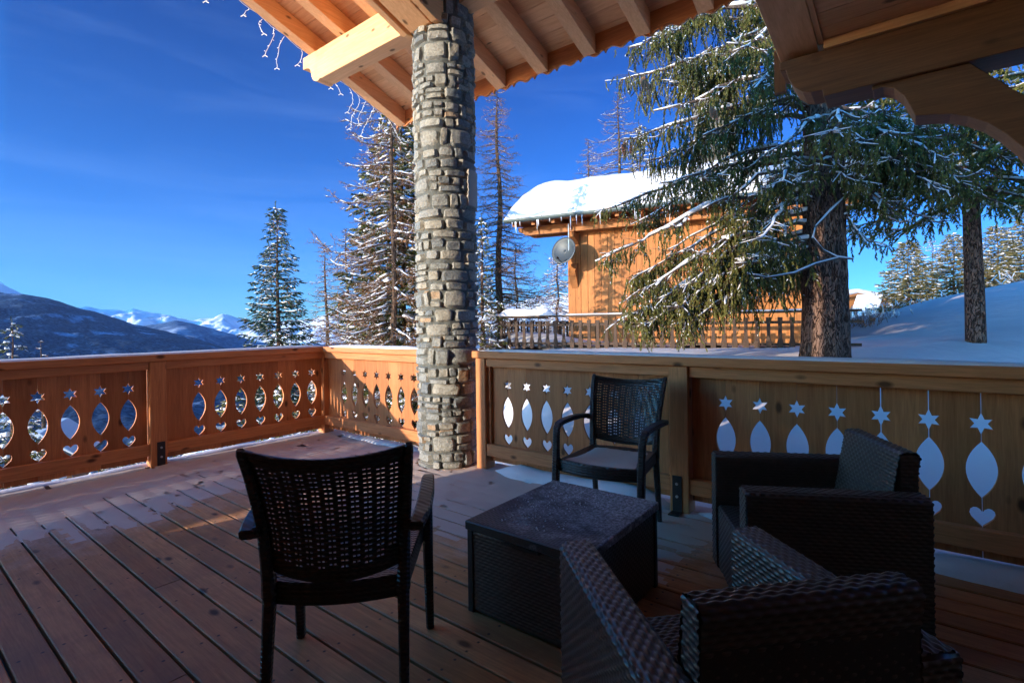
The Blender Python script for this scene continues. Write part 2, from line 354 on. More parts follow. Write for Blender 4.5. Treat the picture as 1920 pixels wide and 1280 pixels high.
V = [(CAM.x + 12000 * math.cos(a * PI / 24), CAM.y + 12000 * math.sin(a * PI / 24), -300) for a in range(48)]
tag(obj('valley_floor', MB().add(V, [tuple(range(48))]), M_valley), kind='structure')

def interp(tab, x):
    for (x0, y0), (x1, y1) in zip(tab, tab[1:]):
        if x <= x1: return y0 + (y1 - y0) * max(0, (x - x0)) / (x1 - x0)
    return tab[-1][1]
def ridge(name, tab, dist, depth, base, mat, amp, nf, seed, n=260, m=46, pw=1.0):
    # tab: heading (tangent of the bearing) -> crest height in metres; slopes face the valley
    a0, a1 = tab[0][0], tab[-1][0]; V = []
    for j in range(m + 1):
        v = j / m
        for i in range(n + 1):
            a = a0 + (a1 - a0) * i / n; d = dist - depth * (1 - v) if v <= 1 else dist
            crest = interp(tab, a)
            x = a * d; q = fbm(x * nf, d * nf, 0, 6, seed); rd = 1 - abs(fbm(x * nf * 1.7, d * nf * 0.6, 5, 5, seed)) * 2
            z = base + (crest - base) * v ** pw + amp * (q + 0.6 * rd) * (0.15 + 0.85 * math.sin(PI * min(1, v * 0.94 + 0.06))) + amp * 0.12 * q * v
            V.append(tuple(cw(x, d, z)))
        
    # back slope closes the body
    for i in range(n + 1):
        a = a0 + (a1 - a0) * i / n; V.append(tuple(cw(a * (dist + depth * 0.5), dist + depth * 0.5, base)))
    k = n + 1
    F = [(j * k + i, j * k + i + 1, (j + 1) * k + i + 1, (j + 1) * k + i) for j in range(m + 1) for i in range(n)]
    return tag(obj(name, mesh_np(name, V, F, mat, True)), kind='structure')
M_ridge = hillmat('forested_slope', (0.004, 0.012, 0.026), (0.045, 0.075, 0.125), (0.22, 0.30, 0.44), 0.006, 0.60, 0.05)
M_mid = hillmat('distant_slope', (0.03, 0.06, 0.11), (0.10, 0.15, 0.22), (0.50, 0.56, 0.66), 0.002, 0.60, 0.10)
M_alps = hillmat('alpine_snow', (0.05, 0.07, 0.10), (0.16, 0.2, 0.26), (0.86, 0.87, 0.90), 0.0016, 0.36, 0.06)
def crest_tab(px, dist):
    # bearing/elevation of the skyline -> real height at that distance
    t = []
    for x, y in px:
        a = (x - 960) / F_PX; b = (HROW - y) / F_PX; u = cr * a + sr * b; v = -sr * a + cr * b
        t.append((u, CAM.z + v * dist))
    return t
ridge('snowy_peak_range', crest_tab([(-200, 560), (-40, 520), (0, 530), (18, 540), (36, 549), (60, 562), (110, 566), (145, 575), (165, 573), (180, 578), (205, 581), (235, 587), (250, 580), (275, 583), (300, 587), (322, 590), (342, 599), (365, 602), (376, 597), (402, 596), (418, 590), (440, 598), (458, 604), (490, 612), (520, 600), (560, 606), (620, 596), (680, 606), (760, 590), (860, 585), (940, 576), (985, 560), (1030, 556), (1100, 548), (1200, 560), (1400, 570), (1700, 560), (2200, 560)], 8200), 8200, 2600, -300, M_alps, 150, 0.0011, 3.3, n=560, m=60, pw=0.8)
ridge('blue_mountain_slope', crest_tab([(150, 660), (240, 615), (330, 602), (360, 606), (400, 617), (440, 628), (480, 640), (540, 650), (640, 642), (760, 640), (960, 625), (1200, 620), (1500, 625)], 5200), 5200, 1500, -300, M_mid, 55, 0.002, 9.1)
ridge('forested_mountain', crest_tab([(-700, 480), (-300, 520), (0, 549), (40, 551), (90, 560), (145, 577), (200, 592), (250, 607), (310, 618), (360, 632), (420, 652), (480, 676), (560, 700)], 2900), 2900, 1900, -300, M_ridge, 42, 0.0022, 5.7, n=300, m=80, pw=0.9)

# ================================================================== DECK
BW = 0.1285
rng = random.Random(5)
mb = MB(); edges = []
y = 0.14 - BW
while y > -11:
    x = -0.12 + 0.0; joints = [-0.12]
    x = rng.uniform(1.2, 4.2)
    while x < 9: joints.append(x); x += rng.uniform(2.6, 4.2)
    joints = [q for q in joints if q < (9.2 if y > -4.4 else 0.9)] + [9.2 if y > -4.35 else 0.98]
    for a, b in zip(joints, joints[1:]):
        dz = rng.uniform(-0.0015, 0.0015)
        n0 = len(mb.v); e = 0.004
        mb.prism([(y, -0.03), (y + BW - 0.011, -0.03), (y + BW - 0.011, dz - e), (y + BW - 0.011 - e, dz), (y + e, dz), (y, dz - e)], a + 0.0012, b - 0.0012, 'x')
    edges.append(y); y -= BW
deck = tag(obj('wooden_deck', mb, M_deck), kind='structure')
mb = MB(); 
for k in range(22): mb.box((0.0 + 0.43 * k, -4.3, -0.16), (0.07 + 0.43 * k, 0.10, -0.032))
mb.box((-0.10, -4.3, -0.22), (-0.04, 0.10, -0.032)); mb.box((-0.1, 0.102, -0.22), (9.2, 0.135, -0.032))
tag(obj('deck_joists', mb, M_larch['y']), kind='structure')
tag(obj('gap_shade_sheet', MB().box((-0.03, -4.29, -0.0318), (9.1, 0.095, -0.0306)).box((-0.03, -10.9, -0.0318), (0.95, -4.2905, -0.0306)), M_black), kind='structure')  # dark sheet added below the boards so the gaps between them look shaded
mb = MB()
for x, y in ((0.1, -0.1), (0.1, -2.2), (0.1, -4.2), (3, 0), (6, 0)): mb.box((x - 0.07, y - 0.07, -6), (x + 0.07, y + 0.07, -0.17))
tag(obj('deck_supports', mb, M_larch['z']), kind='structure')

# thin snow lying on the boards (real sheet with worn edges)
def snow_field(x, y):
    f = max(1.62 - x + 0.0, y + 1.62 - 0.115 * (x - 1.8) ** 2)
    return f + 0.55 * fbm(x * 1.6, y * 1.6, 1, 5) + 0.25 * fbm(x * 7, y * 7, 2, 4)
V = []; F = []; vid = {}
def vx(x, y, z):
    k = (round(x * 2000), round(y * 2000)); 
    if k not in vid: vid[k] = len(V); V.append((x, y, z))
    return vid[k]
DX = 0.028
for yb in edges:
    ys = [yb, yb + 0.03, yb + 0.06, yb + 0.09, yb + BW - 0.011, yb + BW]
    for i in range(int(6.3 / DX)):
        x0 = -0.1 + i * DX; x1 = x0 + DX
        for j in range(5):
            ym = (ys[j] + ys[j + 1]) / 2; f = snow_field(x0, ym)
            if (x0 - 1.98) ** 2 + (ym + 0.03) ** 2 < 0.09: continue
            thr = 0.34
            if j == 4: thr = 0.85 + 0.9 * fbm(x0 * 1.3, yb * 2.0, 7, 3) - 0.35 * sm(1.3, 0.2, x0) - 0.5 * sm(-0.5, -0.05, yb) * sm(3.2, 2.0, x0)
            if f < thr: continue
            if fbm(x0 * 5, ym * 9, 9, 4) > 0.60: continue
            def hz(x, y):
                q = snow_field(x, y); seam = 0.0035 if (abs(y - yb) < 0.006 or abs(y - yb - BW) < 0.012) else 0
                return 0.0010 + 0.008 * sm(0.34, 1.2, q) * (1 + 0.6 * fbm(x * 6, y * 6, 4, 3)) + 0.022 * sm(0.5, 0.05, x) - (seam if q < 1.2 else 0)
            q = [vx(x0, ys[j], hz(x0, ys[j])), vx(x1, ys[j], hz(x1, ys[j])), vx(x1, ys[j + 1], hz(x1, ys[j + 1])), vx(x0, ys[j + 1], hz(x0, ys[j + 1]))]
            F.append(q)
tag(obj('deck_snow', mesh_np('deck_snow', V, F, M_snowdeck, True)), 'thin trodden snow lying over the deck boards by the railings', 'snow', kind='stuff')
# drift along the foot of the railings
def drift(pts, w0, h0, seed):
    mb = MB(); n = 9; m = len(pts); vs = []
    for i, p in enumerate(pts):
        p = Vector(p); t = (Vector(pts[min(i + 1, m - 1)]) - Vector(pts[max(i - 1, 0)])).normalized(); u = Vector((-t.y, t.x, 0))
        e = min(1, i / 3 + 0.15, (m - 1 - i) / 3 + 0.15); k = 1 + 0.35 * fbm(p.x * 1.5, p.y * 1.5, seed, 3)
        for j in range(n):
            a = PI * j / (n - 1); vs.append(p + u * (-math.cos(a) * w0 / 2 * k * e) + Vector((0, 0, math.sin(a) ** 0.8 * h0 * k * e)))
    mb.add(vs, [(i * n + j, i * n + j + 1, (i + 1) * n + j + 1, (i + 1) * n + j) for i in range(m - 1) for j in range(n - 1)] + [tuple(range(n))[::-1], tuple(range((m - 1) * n, m * n))])
    return mb
mb = drift([(2.52 + 0.08 * i, -0.035, 0.0) for i in range(20)], 0.20, 0.085, 1)
for a in (drift([(4.17 + 0.08 * i, -0.02, 0.0) for i in range(60)], 0.23, 0.06, 2), drift([(-0.06, -4.2 + 0.08 * i, 0.0) for i in range(54)], 0.14, 0.045, 3), drift([(-0.08 + 0.08 * i, 0.06, 0.0) for i in range(22)], 0.12, 0.03, 4)): mb.add(a.v, a.f)
tag(obj('snow_drift', mb, M_snowfine, smooth=True), 'low rounded ridge of snow along the foot of the wooden railings', 'snow', kind='stuff')

# ================================================================== RAILINGS WITH CUT-OUT PANELS
ZS, RS = 0.7125, 0.049            # star
ZL0, ZL1, WL = 0.359, 0.626, 0.0575   # lens
ZH, WH = 0.272, 0.047             # heart
def half_profile(side):
    # points (z, dx) from top to bottom for the half cut-outs at one board edge
    P = []
    r = RS * 0.5
    for a, q in ((90, RS), (60, r), (30, RS), (0, r), (-30, RS), (-60, r), (-90, RS)):
        P.append((ZS + q * math.sin(rad(a)), q * math.cos(rad(a))))
    for i in range(15):
        u = i / 14; P.append((ZL1 + (ZL0 - ZL1) * u, WL * (1 - (2 * u - 1) ** 2) ** 0.92))
    hp = [(0.022, 0.0), (0.033, 0.008), (0.041, 0.020), (0.040, 0.032), (0.030, 0.043), (0.012, 0.047), (-0.008, 0.040), (-0.028, 0.022), (-0.048, 0.0)]
    P += [(ZH + a, b) for a, b in hp]
    return P
def panel(seams, lo, hi, axis, plane, thick, gaps=None):
    """vertical boards between lo and hi with half cut-outs at the seams; axis 'x' or 'y' is the run direction"""
    mb = MB(); zt, zb = 0.875, 0.075; E = [lo] + seams + [hi]; prof = half_profile(1)
    for k in range(len(E) - 1):
        a, b = E[k], E[k + 1]; g = 0.0012
        pts = []
        cutl = k > 0; cutr = k < len(E) - 2
        ga = (gaps or {}).get(k - 1, g) if cutl else g; gb = (gaps or {}).get(k, g) if cutr else g
        pts.append((a + ga, zt)); 
        if cutl: pts += [(a + max(ga, dx), z) for z, dx in prof]
        pts += [(a + ga, zb), (b - gb, zb)]
        if cutr: pts += [(b - max(gb, dx), z) for z, dx in prof[::-1]]
        pts.append((b - gb, zt))
        # drop duplicates
        q = [pts[0]]
        for p in pts[1:]:
            if abs(p[0] - q[-1][0]) + abs(p[1] - q[-1][1]) > 1e-5: q.append(p)
        if axis == 'x': mb.prism(q, plane, plane + thick, 'y')
        else: mb.prism(q, plane - thick, plane, 'x')
    return mb
def bracket(parent, x, y, ax, s):
    # steel angle with two bolts and a foot plate in front of a post
    mb = MB()
    if ax == 'x': mb.box((x - 0.030, y - 0.006, 0.004), (x + 0.030, y, 0.235)); mb.box((x - 0.032, y - 0.085, 0.004), (x + 0.032, y - 0.006, 0.012))
    else: mb.box((x, y - 0.030, 0.004), (x + 0.006, y + 0.030, 0.235)); mb.box((x + 0.006, y - 0.032, 0.004), (x + 0.085, y + 0.032, 0.012))
    b = obj('bracket', mb, M_steel, parent)
    for z in (0.105, 0.185):
        m2 = MB()
        if ax == 'x': m2.tube([(x, y - 0.005, z), (x, y - 0.014, z)], 0.009, 8)
        else: m2.tube([(x + 0.005, y, z), (x + 0.014, y, z)], 0.009, 8)
        obj('bolt', m2, M_bolt, b)
def rail_snow(pts, w0, h0):
    return drift(pts, w0, h0, 8)
TH = 0.019
# left railing along Y at x = 0 (inner face towards +x)
def left_railing():
    t = thing('wooden_railing', 'long left railing of the deck with star, leaf and heart cut-outs, the valley behind it', 'railing', (0, -2, 0), group='carved wooden railings round the deck')
    obj('handrail', MB().box((-0.075, -10.9, 0.935), (0.085, 0.085, 0.993)), M_larch['y'], t, bevel=0.006)
    obj('top_rail', MB().box((0.006, -1.59, 0.865), (0.052, -0.058, 0.934)).box((0.006, -10.9, 0.865), (0.052, -1.716, 0.934)), M_larch['y'], t, bevel=0.004)
    obj('bottom_rail', MB().box((0.006, -1.59, 0.125), (0.055, -0.058, 0.222)).box((0.006, -10.9, 0.125), (0.055, -1.716, 0.222)), M_larch['y'], t, bevel=0.004)
    s2 = [-1.309 + 0.19 * i for i in range(7)]
    s1 = [-2.6134 + 0.19 * i for i in range(5)]; s1 = [s1[0] - 0.19 * i for i in range(42, 0, -1)] + s1
    obj('panel', panel(s2, -1.585, -0.062, 'y', 0.003, TH), M_larch['z'], t)
    obj('panel', panel(s1, -10.85, -1.72, 'y', 0.003, TH), M_larch['z'], t)
    obj('post', MB().box((-0.052, -0.062, 0.0), (0.066, 0.060, 0.934)), M_larch['z'], t, bevel=0.004)
    p = obj('post', MB().box((-0.052, -1.715, -0.20), (0.068, -1.592, 0.934)), M_larch['z'], t, bevel=0.004)
    bracket(p, 0.068, -1.640, 'y', 1)
    obj('snow_cap', rail_snow([(0.0, -4.25 + 0.1 * i, 0.992) for i in range(44)], 0.165, 0.022), M_snowrail, t, smooth=True)
left_railing()
def corner_railing():
    t = thing('wooden_railing', 'short railing section between the deck corner and the stone pillar', 'railing', (0.9, 0, 0), group='carved wooden railings round the deck')
    obj('handrail', MB().box((0.087, -0.085, 0.936), (1.76, 0.075, 0.992)), M_larch['x'], t, bevel=0.006)
    obj('top_rail', MB().box((0.068, -0.052, 0.865), (1.73, -0.006, 0.934)), M_larch['x'], t, bevel=0.004)
    obj('bottom_rail', MB().box((0.068, -0.055, 0.125), (1.73, -0.006, 0.222)), M_larch['x'], t, bevel=0.004)
    obj('panel', panel([0.3555 + 0.19 * i for i in range(7)], 0.068, 1.735, 'x', -0.003, TH), M_larch['z'], t)
    obj('snow_cap', rail_snow([(0.1 + 0.1 * i, -0.005, 0.992) for i in range(17)], 0.165, 0.026), M_snowrail, t, smooth=True)
corner_railing()
def right_railing():
    t = thing('wooden_railing', 'right railing running from the stone pillar past the dark chair and armchairs', 'railing', (4.4, 0, 0), group='carved wooden railings round the deck')
    obj('handrail', MB().box((2.31, -0.085, 0.936), (8.4, 0.075, 0.993)), M_larch['x'], t, bevel=0.006)
    obj('top_rail', MB().box((2.442, -0.054, 0.865), (4.002, -0.006, 0.934)).box((4.128, -0.054, 0.865), (6.6, -0.006, 0.934)), M_larch['x'], t, bevel=0.004)
    obj('bottom_rail', MB().box((2.442, -0.058, 0.125), (4.002, -0.006, 0.222)).box((4.128, -0.058, 0.125), (6.6, -0.006, 0.222)), M_larch['x'], t, bevel=0.004)
    obj('panel', panel([2.628 + 0.19 * i for i in range(7)], 2.443, 4.001, 'x', -0.003, TH), M_larch['z'], t)
    s = [4.3344 + 0.194 * i for i in range(12)]
    obj('panel', panel(s, 4.129, 6.62, 'x', -0.003, TH, gaps={4: 0.0024, 5: 0.0018, 6: 0.0016, 7: 0.002}), M_larch['z'], t)
    obj('post', MB().box((2.338, -0.066, 0.0), (2.440, 0.055, 0.934)), M_larch['z'], t, bevel=0.004)
    p = obj('post', MB().box((4.004, -0.07, 0.0), (4.126, 0.052, 0.934)), M_larch['z'], t, bevel=0.004)
    bracket(p, 4.052, -0.070, 'x', 1)
    obj('post', MB().box((6.62, -0.066, 0.0), (6.74, 0.055, 0.934)), M_larch['z'], t, bevel=0.004)
    obj('cover_strip', MB().box((2.4415, -0.030, 0.223), (2.470, -0.0065, 0.864)), M_larch['z'], t)
    obj('cover_strip', MB().box((3.98, -0.030, 0.223), (4.0035, -0.0065, 0.864)), M_larch['z'], t)
    obj('snow_cap', rail_snow([(2.33 + 0.1 * i, 0.005, 0.992) for i in range(60)], 0.14, 0.018), M_snowrail, t, smooth=True)
right_railing()

# ================================================================== STONE PILLAR
def pillar():
    PX, PY, R0 = 1.975, -0.03, 0.247
    t = thing('stone_pillar', 'round pillar of rough grey and tan field stones carrying the roof', 'pillar', (PX, PY, 0))
    rg = random.Random(11); circ = 2 * PI * (R0 + 0.02)
    V = []; F = []
    n = 72; m = 220
    for j in range(m + 1):
        z = -0.02 + 4.9 * j / m
        for i in range(n):
            a = 2 * PI * i / n; r = R0 + 0.003 + 0.012 * fbm(a * 4 + 3, z * 14, 0, 4)
            V.append((PX + r * math.cos(a), PY + r * math.sin(a), z))
    F = [(j * n + i, j * n + (i + 1) % n, (j + 1) * n + (i + 1) % n, (j + 1) * n + i) for j in range(m) for i in range(n)]
    obj('mortar', mesh_np('mortar', V, F, M_mortar, True), None, t)
    # stones packed in coursed rows; tall ones may be split in two thin ones
    stones = []; z = 0.0
    while z < 4.85:
        h = rg.choice([0.07, 0.095, 0.115, 0.13, 0.15, 0.165]) * rg.uniform(0.9, 1.1); s = rg.uniform(0, 1); a0 = s
        while s < a0 + circ - 0.05:
            wd = min(rg.choice([0.075, 0.11, 0.15, 0.19, 0.24]) * rg.uniform(0.85, 1.2), a0 + circ - s)
            if a0 + circ - s - wd < 0.05: wd = a0 + circ - s
            dz = rg.uniform(-0.012, 0.012)
            if h > 0.10 and rg.random() < 0.46:
                k = rg.uniform(0.35, 0.62); stones.append((s, z + dz, wd, h * k)); 
                if rg.random() < 0.5 and wd > 0.13: stones += [(s, z + dz + h * k, wd * 0.52, h * (1 - k)), (s + wd * 0.52, z + dz + h * k, wd * 0.48, h * (1 - k))]
                else: stones.append((s, z + dz + h * k, wd, h * (1 - k)))
            else: stones.append((s, z + dz, wd, h))
            s += wd
        z += h
    V = []; F = []; nx, nz = 9, 7
    for (s, z, wd, h) in stones:
        g = rg.uniform(0.001, 0.0045); hw, hh = wd / 2 - g, h / 2 - g * 0.8
        if hw < 0.012 or hh < 0.01: continue
        cs, cz = s + wd / 2, z + h / 2; out = rg.uniform(0.013, 0.027); sd = rg.uniform(0, 99); tl = rg.uniform(-0.07, 0.07); ta, tb = rg.uniform(-0.12, 0.12), rg.uniform(-0.12, 0.12)
        b = len(V); sq = rg.uniform(5, 11)
        for j in range(nz):
            for i in range(nx):
                u = 2 * i / (nx - 1) - 1; v = 2 * j / (nz - 1) - 1
                # superellipse outline with jitter
                l = (abs(u) ** sq + abs(v) ** sq) ** (1 / sq); mxx = max(abs(u), abs(v), 1e-6); k = mxx / max(l, 1e-6)
                e = mxx; ang = math.atan2(v, u)
                jit = 1 + 0.11 * e * mnoise.noise(Vector((math.cos(ang) * 1.6 + sd, math.sin(ang) * 1.6, sd)))
                uu, vv = u * k * jit, v * k * jit
                du = hw * uu - vv * hh * tl; dv = hh * vv + uu * hw * tl
                rise = (1 - max(0, (e - 0.74) / 0.26) ** 1.5) if e < 1 else 0
                fac = fbm(du * 22 + sd, dv * 22, sd, 4)
                r = R0 + (0.006 + out * (0.35 + 0.65 * rise) + 0.010 * fac * rise + (ta * du + tb * dv) * 1.0) if e < 1 else R0 - 0.004 + 0.0 * out
                if e < 1 and e > 0.6: r -= 0.0
                a = (cs + du) / (R0 + 0.02)
                V.append((PX + r * math.cos(a), PY + r * math.sin(a), cz + dv))
        for j in range(nz - 1):
            for i in range(nx - 1):
                F.append((b + j * nx + i, b + j * nx + i + 1, b + (j + 1) * nx + i + 1, b + (j + 1) * nx + i))
    o = obj('stone', mesh_np('stone', V, F, M_stone, False), None, t)
    m_ = o.modifiers.new('w', 'EDGE_SPLIT'); m_.split_angle = rad(38)
    o.data.polygons.foreach_set('use_smooth', [True] * len(o.data.polygons))
    # pale broken slab of plaster with a torn edge left on the stones
    V = []; zz = 1.60
    mb = MB(); pts = []
    for i in range(15):
        z = 2.24 + 0.31 * i / 14; pts.append((-1.0 + 0.05 * random.Random(i).uniform(-1, 1) * (1 if i not in (0, 14) else 0), z))
    ring = []
    for i, (da, z) in enumerate(pts):
        A0 = math.atan2(CAM.y - PY, CAM.x - PX) + 0.74 + 0.03 * random.Random(i + 40).uniform(-1, 1); A1 = A0 + 0.55
        for a in (A0, A0 + 0.14, A0 + 0.28, A1):
            ring.append((PX + (R0 + 0.045) * math.cos(a), PY + (R0 + 0.045) * math.sin(a), z))
        for a in (A1, A0): ring.append((PX + (R0 + 0.0) * math.cos(a), PY + (R0 + 0.0) * math.sin(a), z))
    k = 6
    mb.add(ring, [(i * k + j, i * k + (j + 1) % k, (i + 1) * k + (j + 1) % k, (i + 1) * k + j) for i in range(14) for j in range(k)] + [tuple(range(k)), tuple(range(14 * k, 15 * k))])
    obj('pale_slab', mb, plain('pale_slab', (0.42, 0.38, 0.33), 0.9), t)
pillar()

# ================================================================== MAIN ROOF OVER THE DECK
SL = 0.335
def zr(y, off=0.0): return 4.282 - SL * (y + 0.1) + off     # underside of the rafters
def sloped(mb, x0, x1, y0, y1, o0, o1, nose=False):
    # bar following the roof slope between offsets o0 (below) and o1 (above)
    return mb.prism([(y0, zr(y0, o0)), (y1, zr(y1, o0)), (y1, zr(y1, o1)), (y0, zr(y0, o1))], x0, x1, 'x')
def main_roof():
    t = thing('deck_roof', 'pine roof over the deck with heavy rafters, purlin and scalloped eaves board', 'roof', (1.97, 0, 3.95))
    X0 = -0.085; YE, YB = 1.19, -5.2
    for k in range(17):
        x = X0 + 0.56 * k; obj('rafter', sloped(MB(), x, x + 0.132, YB, YE, 0.0, 0.19), M_pine['y'], t, bevel=0.003)
    mb = MB(); y = YE + 0.10
    while y > YB:
        y0 = y - 0.150; sloped(mb, X0 - 0.035, 9.2, y0 + 0.004, y, 0.192, 0.214); y = y0
    obj('ceiling_boards', mb, M_pine['x'], t)
    obj('roof_deck', sloped(MB(), X0 - 0.06, 9.2, YB, YE + 0.12, 0.218, 0.33), M_pine['x'], t)
    obj('roof_snow', sloped(MB(), X0 - 0.03, 9.2, YB, YE + 0.08, 0.333, 0.60), M_snow, t)
    # scalloped eaves board behind the rafter tails
    pts = []; zt = zr(YE + 0.0, 0.19); zb = zr(YE, 0.0)
    per = 0.28; x = X0 - 0.05; bot = []
    while x < 9.1:
        # ogee: small cusp pointing down between two soft arches
        for u, h in ((0.0, -0.016), (0.03, 0.004), (0.09, 0.022), (0.20, 0.032), (0.32, 0.026), (0.44, 0.008), (0.52, -0.006), (0.62, -0.010), (0.72, -0.002), (0.82, 0.016), (0.91, 0.024), (0.97, 0.006)):
            bot.append((x + per * u, zb + h - 0.01))
        x += per
    pts = bot + [(bot[-1][0], zt), (bot[0][0], zt)]
    obj('eaves_board', MB().prism(pts, YE + 0.002, YE + 0.028, 'y'), M_larch['x'], t)
    # purlin carried by the pillar, shaped end
    px = [(-0.205, 4.281), (-0.205, 4.150), (-0.12, 4.142), (-0.065, 4.115), (-0.045, 4.075), (-0.035, 4.02), (-0.005, 3.972), (0.045, 3.945), (0.095, 3.938), (0.125, 3.955), (0.140, 3.955), (0.143, 3.948), (9.2, 3.948), (9.2, 4.281)]
    obj('purlin', MB().prism(px, -0.10, 0.08, 'y'), M_pine['x'], t, bevel=0.004)
    # sloping principal beam made of three timbers ending on the pillar
    OB = -0.590
    for x0, x1, o in ((1.727, 1.796, OB), (1.831, 2.082, OB + 0.004), (2.092, 2.161, OB)):
        yE = -0.205
        P = [(yE, zr(yE, -0.003)), (yE, zr(yE, o + 0.035)), (yE - 0.085, zr(yE - 0.085, o)), (-5.0, zr(-5.0, o)), (-5.0, zr(-5.0, -0.003))]
        obj('principal_beam', MB().prism(P, x0, x1, 'x'), M_pine['y'], t, bevel=0.006)
    obj('beam_filler', MB().prism([(-0.21, zr(-0.21, OB + .05)), (-5.0, zr(-5.0, OB + .05)), (-5.0, zr(-5.0, -0.006)), (-0.21, zr(-0.21, -0.006))], 1.7965, 1.8305, 'x'), M_pine['y'], t)
main_roof()

# white icicle light strings hanging from the verge and eaves corner
def light_strings():
    t = thing('icicle_lights', 'white icicle light strings hanging from the roof edge against the sky', 'string lights', (-0.14, -0.3, 4.4))
    rg = random.Random(4); mb = MB()
    def strand(p, ln, parent):
        m2 = MB(); q = Vector(p); P = [q.copy()]; n = max(5, int(ln / 0.025)); a = rg.uniform(0, 6)
        for i in range(n):
            a += rg.uniform(-1.0, 1.0); q = q + Vector((0.016 * math.cos(a), 0.016 * math.sin(a), -ln / n * rg.uniform(0.3, 1.5))); P.append(q.copy())
        m2.tube(P, 0.0032, 5)
        for i in range(2, n, 2):
            d = Vector((rg.uniform(-1, 1), rg.uniform(-1, 1), rg.uniform(-1.2, 0.2))).normalized(); m2.tube([P[i], P[i] + d * 0.020], [0.0035, 0.0045], 5)
        for s in (-1, 1):
            d = Vector((s * 0.6, 0.5 * s, -0.5)); m2.tube([P[-1], P[-1] + d * 0.035], 0.005, 5)
        obj('light_strand', m2, M_white, parent)
    path = []
    for i in range(60):
        y = -3.2 + i * (4.42 / 59); path.append((-0.128, y, zr(y, 0.03 + 0.012 * math.sin(i * 1.7))))
    obj('cable', MB().tube(path, 0.004, 4), M_white, t)
    for y, ln in ((-2.0, 0.2), (-1.42, 0.26), (-1.12, 0.22), (-1.0, 0.32), (-0.74, 0.12), (-0.60, 0.20), (-0.48, 0.30), (-0.36, 0.30), (-0.16, 0.16), (0.12, 0.24), (0.30, 0.20), (0.46, 0.30), (0.58, 0.42), (0.70, 0.30), (0.82, 0.40), (0.93, 0.32), (1.05, 0.36)):
        strand((-0.128, y, zr(y, 0.02)), ln, t)
light_strings()

# ================================================================== LOW PORCH ROOF ON THE RIGHT
def porch():
    t = thing('porch_ceiling', 'low dark porch ceiling on the right with carved beam and curved brace', 'porch', (6.2, 0, 0))
    px = [(4.676, 2.657), (4.676, 2.612), (4.706, 2.606), (4.718, 2.555), (4.747, 2.500), (4.785, 2.466), (4.823, 2.452), (4.880, 2.448), (4.883, 2.412), (9.0, 2.412), (9.0, 2.657)]
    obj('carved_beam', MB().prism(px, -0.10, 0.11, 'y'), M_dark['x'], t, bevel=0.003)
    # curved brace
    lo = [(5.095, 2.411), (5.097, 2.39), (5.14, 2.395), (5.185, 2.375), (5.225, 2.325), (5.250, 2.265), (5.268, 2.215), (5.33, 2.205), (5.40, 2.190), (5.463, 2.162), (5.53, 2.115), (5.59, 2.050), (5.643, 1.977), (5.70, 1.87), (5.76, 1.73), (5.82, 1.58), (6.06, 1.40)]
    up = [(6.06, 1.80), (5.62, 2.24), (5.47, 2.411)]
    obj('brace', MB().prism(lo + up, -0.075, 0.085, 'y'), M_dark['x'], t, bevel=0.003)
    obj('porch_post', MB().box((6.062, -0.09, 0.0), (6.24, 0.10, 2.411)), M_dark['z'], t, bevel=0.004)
    # edge beam running towards the house, and ceiling boards
    obj('edge_beam', MB().prism([(0.22, 2.659), (-4.3, 3.02), (-4.3, 3.24), (0.22, 2.88)], 4.672, 4.862, 'x'), M_pine['y'], t, bevel=0.003)
    obj('cover_strip', MB().prism([(-0.103, 2.690), (-4.3, 3.025), (-4.3, 3.10), (-0.103, 2.77)], 4.864, 4.888, 'x'), M_pine['y'], t)
    mb = MB(); y = -0.103; k = 0
    while y > -4.3:
        y0 = y - 0.135; z1, z0 = 2.70 + 0.08 * (-0.1 - y), 2.70 + 0.08 * (-0.1 - y0)
        mb.prism([(y0 + 0.006, z0), (y, z1), (y, z1 + 0.02), (y0 + 0.006, z0 + 0.02)], 4.89, 9.0, 'x'); y = y0
    obj('ceiling_boards', mb, M_pine['x'], t)
    obj('porch_roof_slab', MB().prism([(-4.3, 3.09), (0.30, 2.722), (0.30, 2.90), (-4.3, 3.27)], 4.895, 9.0, 'x'), M_dark['x'], t)
    obj('edge_strip', MB().box((4.89, -0.128, 2.652), (9.0, -0.1025, 2.699)), M_pine['x'], t)
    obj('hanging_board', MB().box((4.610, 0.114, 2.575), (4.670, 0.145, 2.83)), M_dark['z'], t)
porch()
# the chalet this deck belongs to: wall behind the viewpoint
def house():
    t = thing('chalet_wall', 'dark timber wall of the chalet behind the deck', 'wall', (5, -4.35, 0))
    mb = MB(); x = 1.0
    while x < 9.2: mb.box((x, -4.36, 0.0), (x + 0.146, -4.32, 5.9)); x += 0.15
    obj('wall_boards', mb, M_larch['z'], t)
    obj('wall', MB().box((1.0, -14, -3.0), (9.2, -4.362, 5.9)), M_dark['z'], t)
    mb = MB().box((9.21, -4.3, 0.0), (9.3, 0.12, 2.7)); obj('side_wall', mb, M_pine['z'], t)
house()

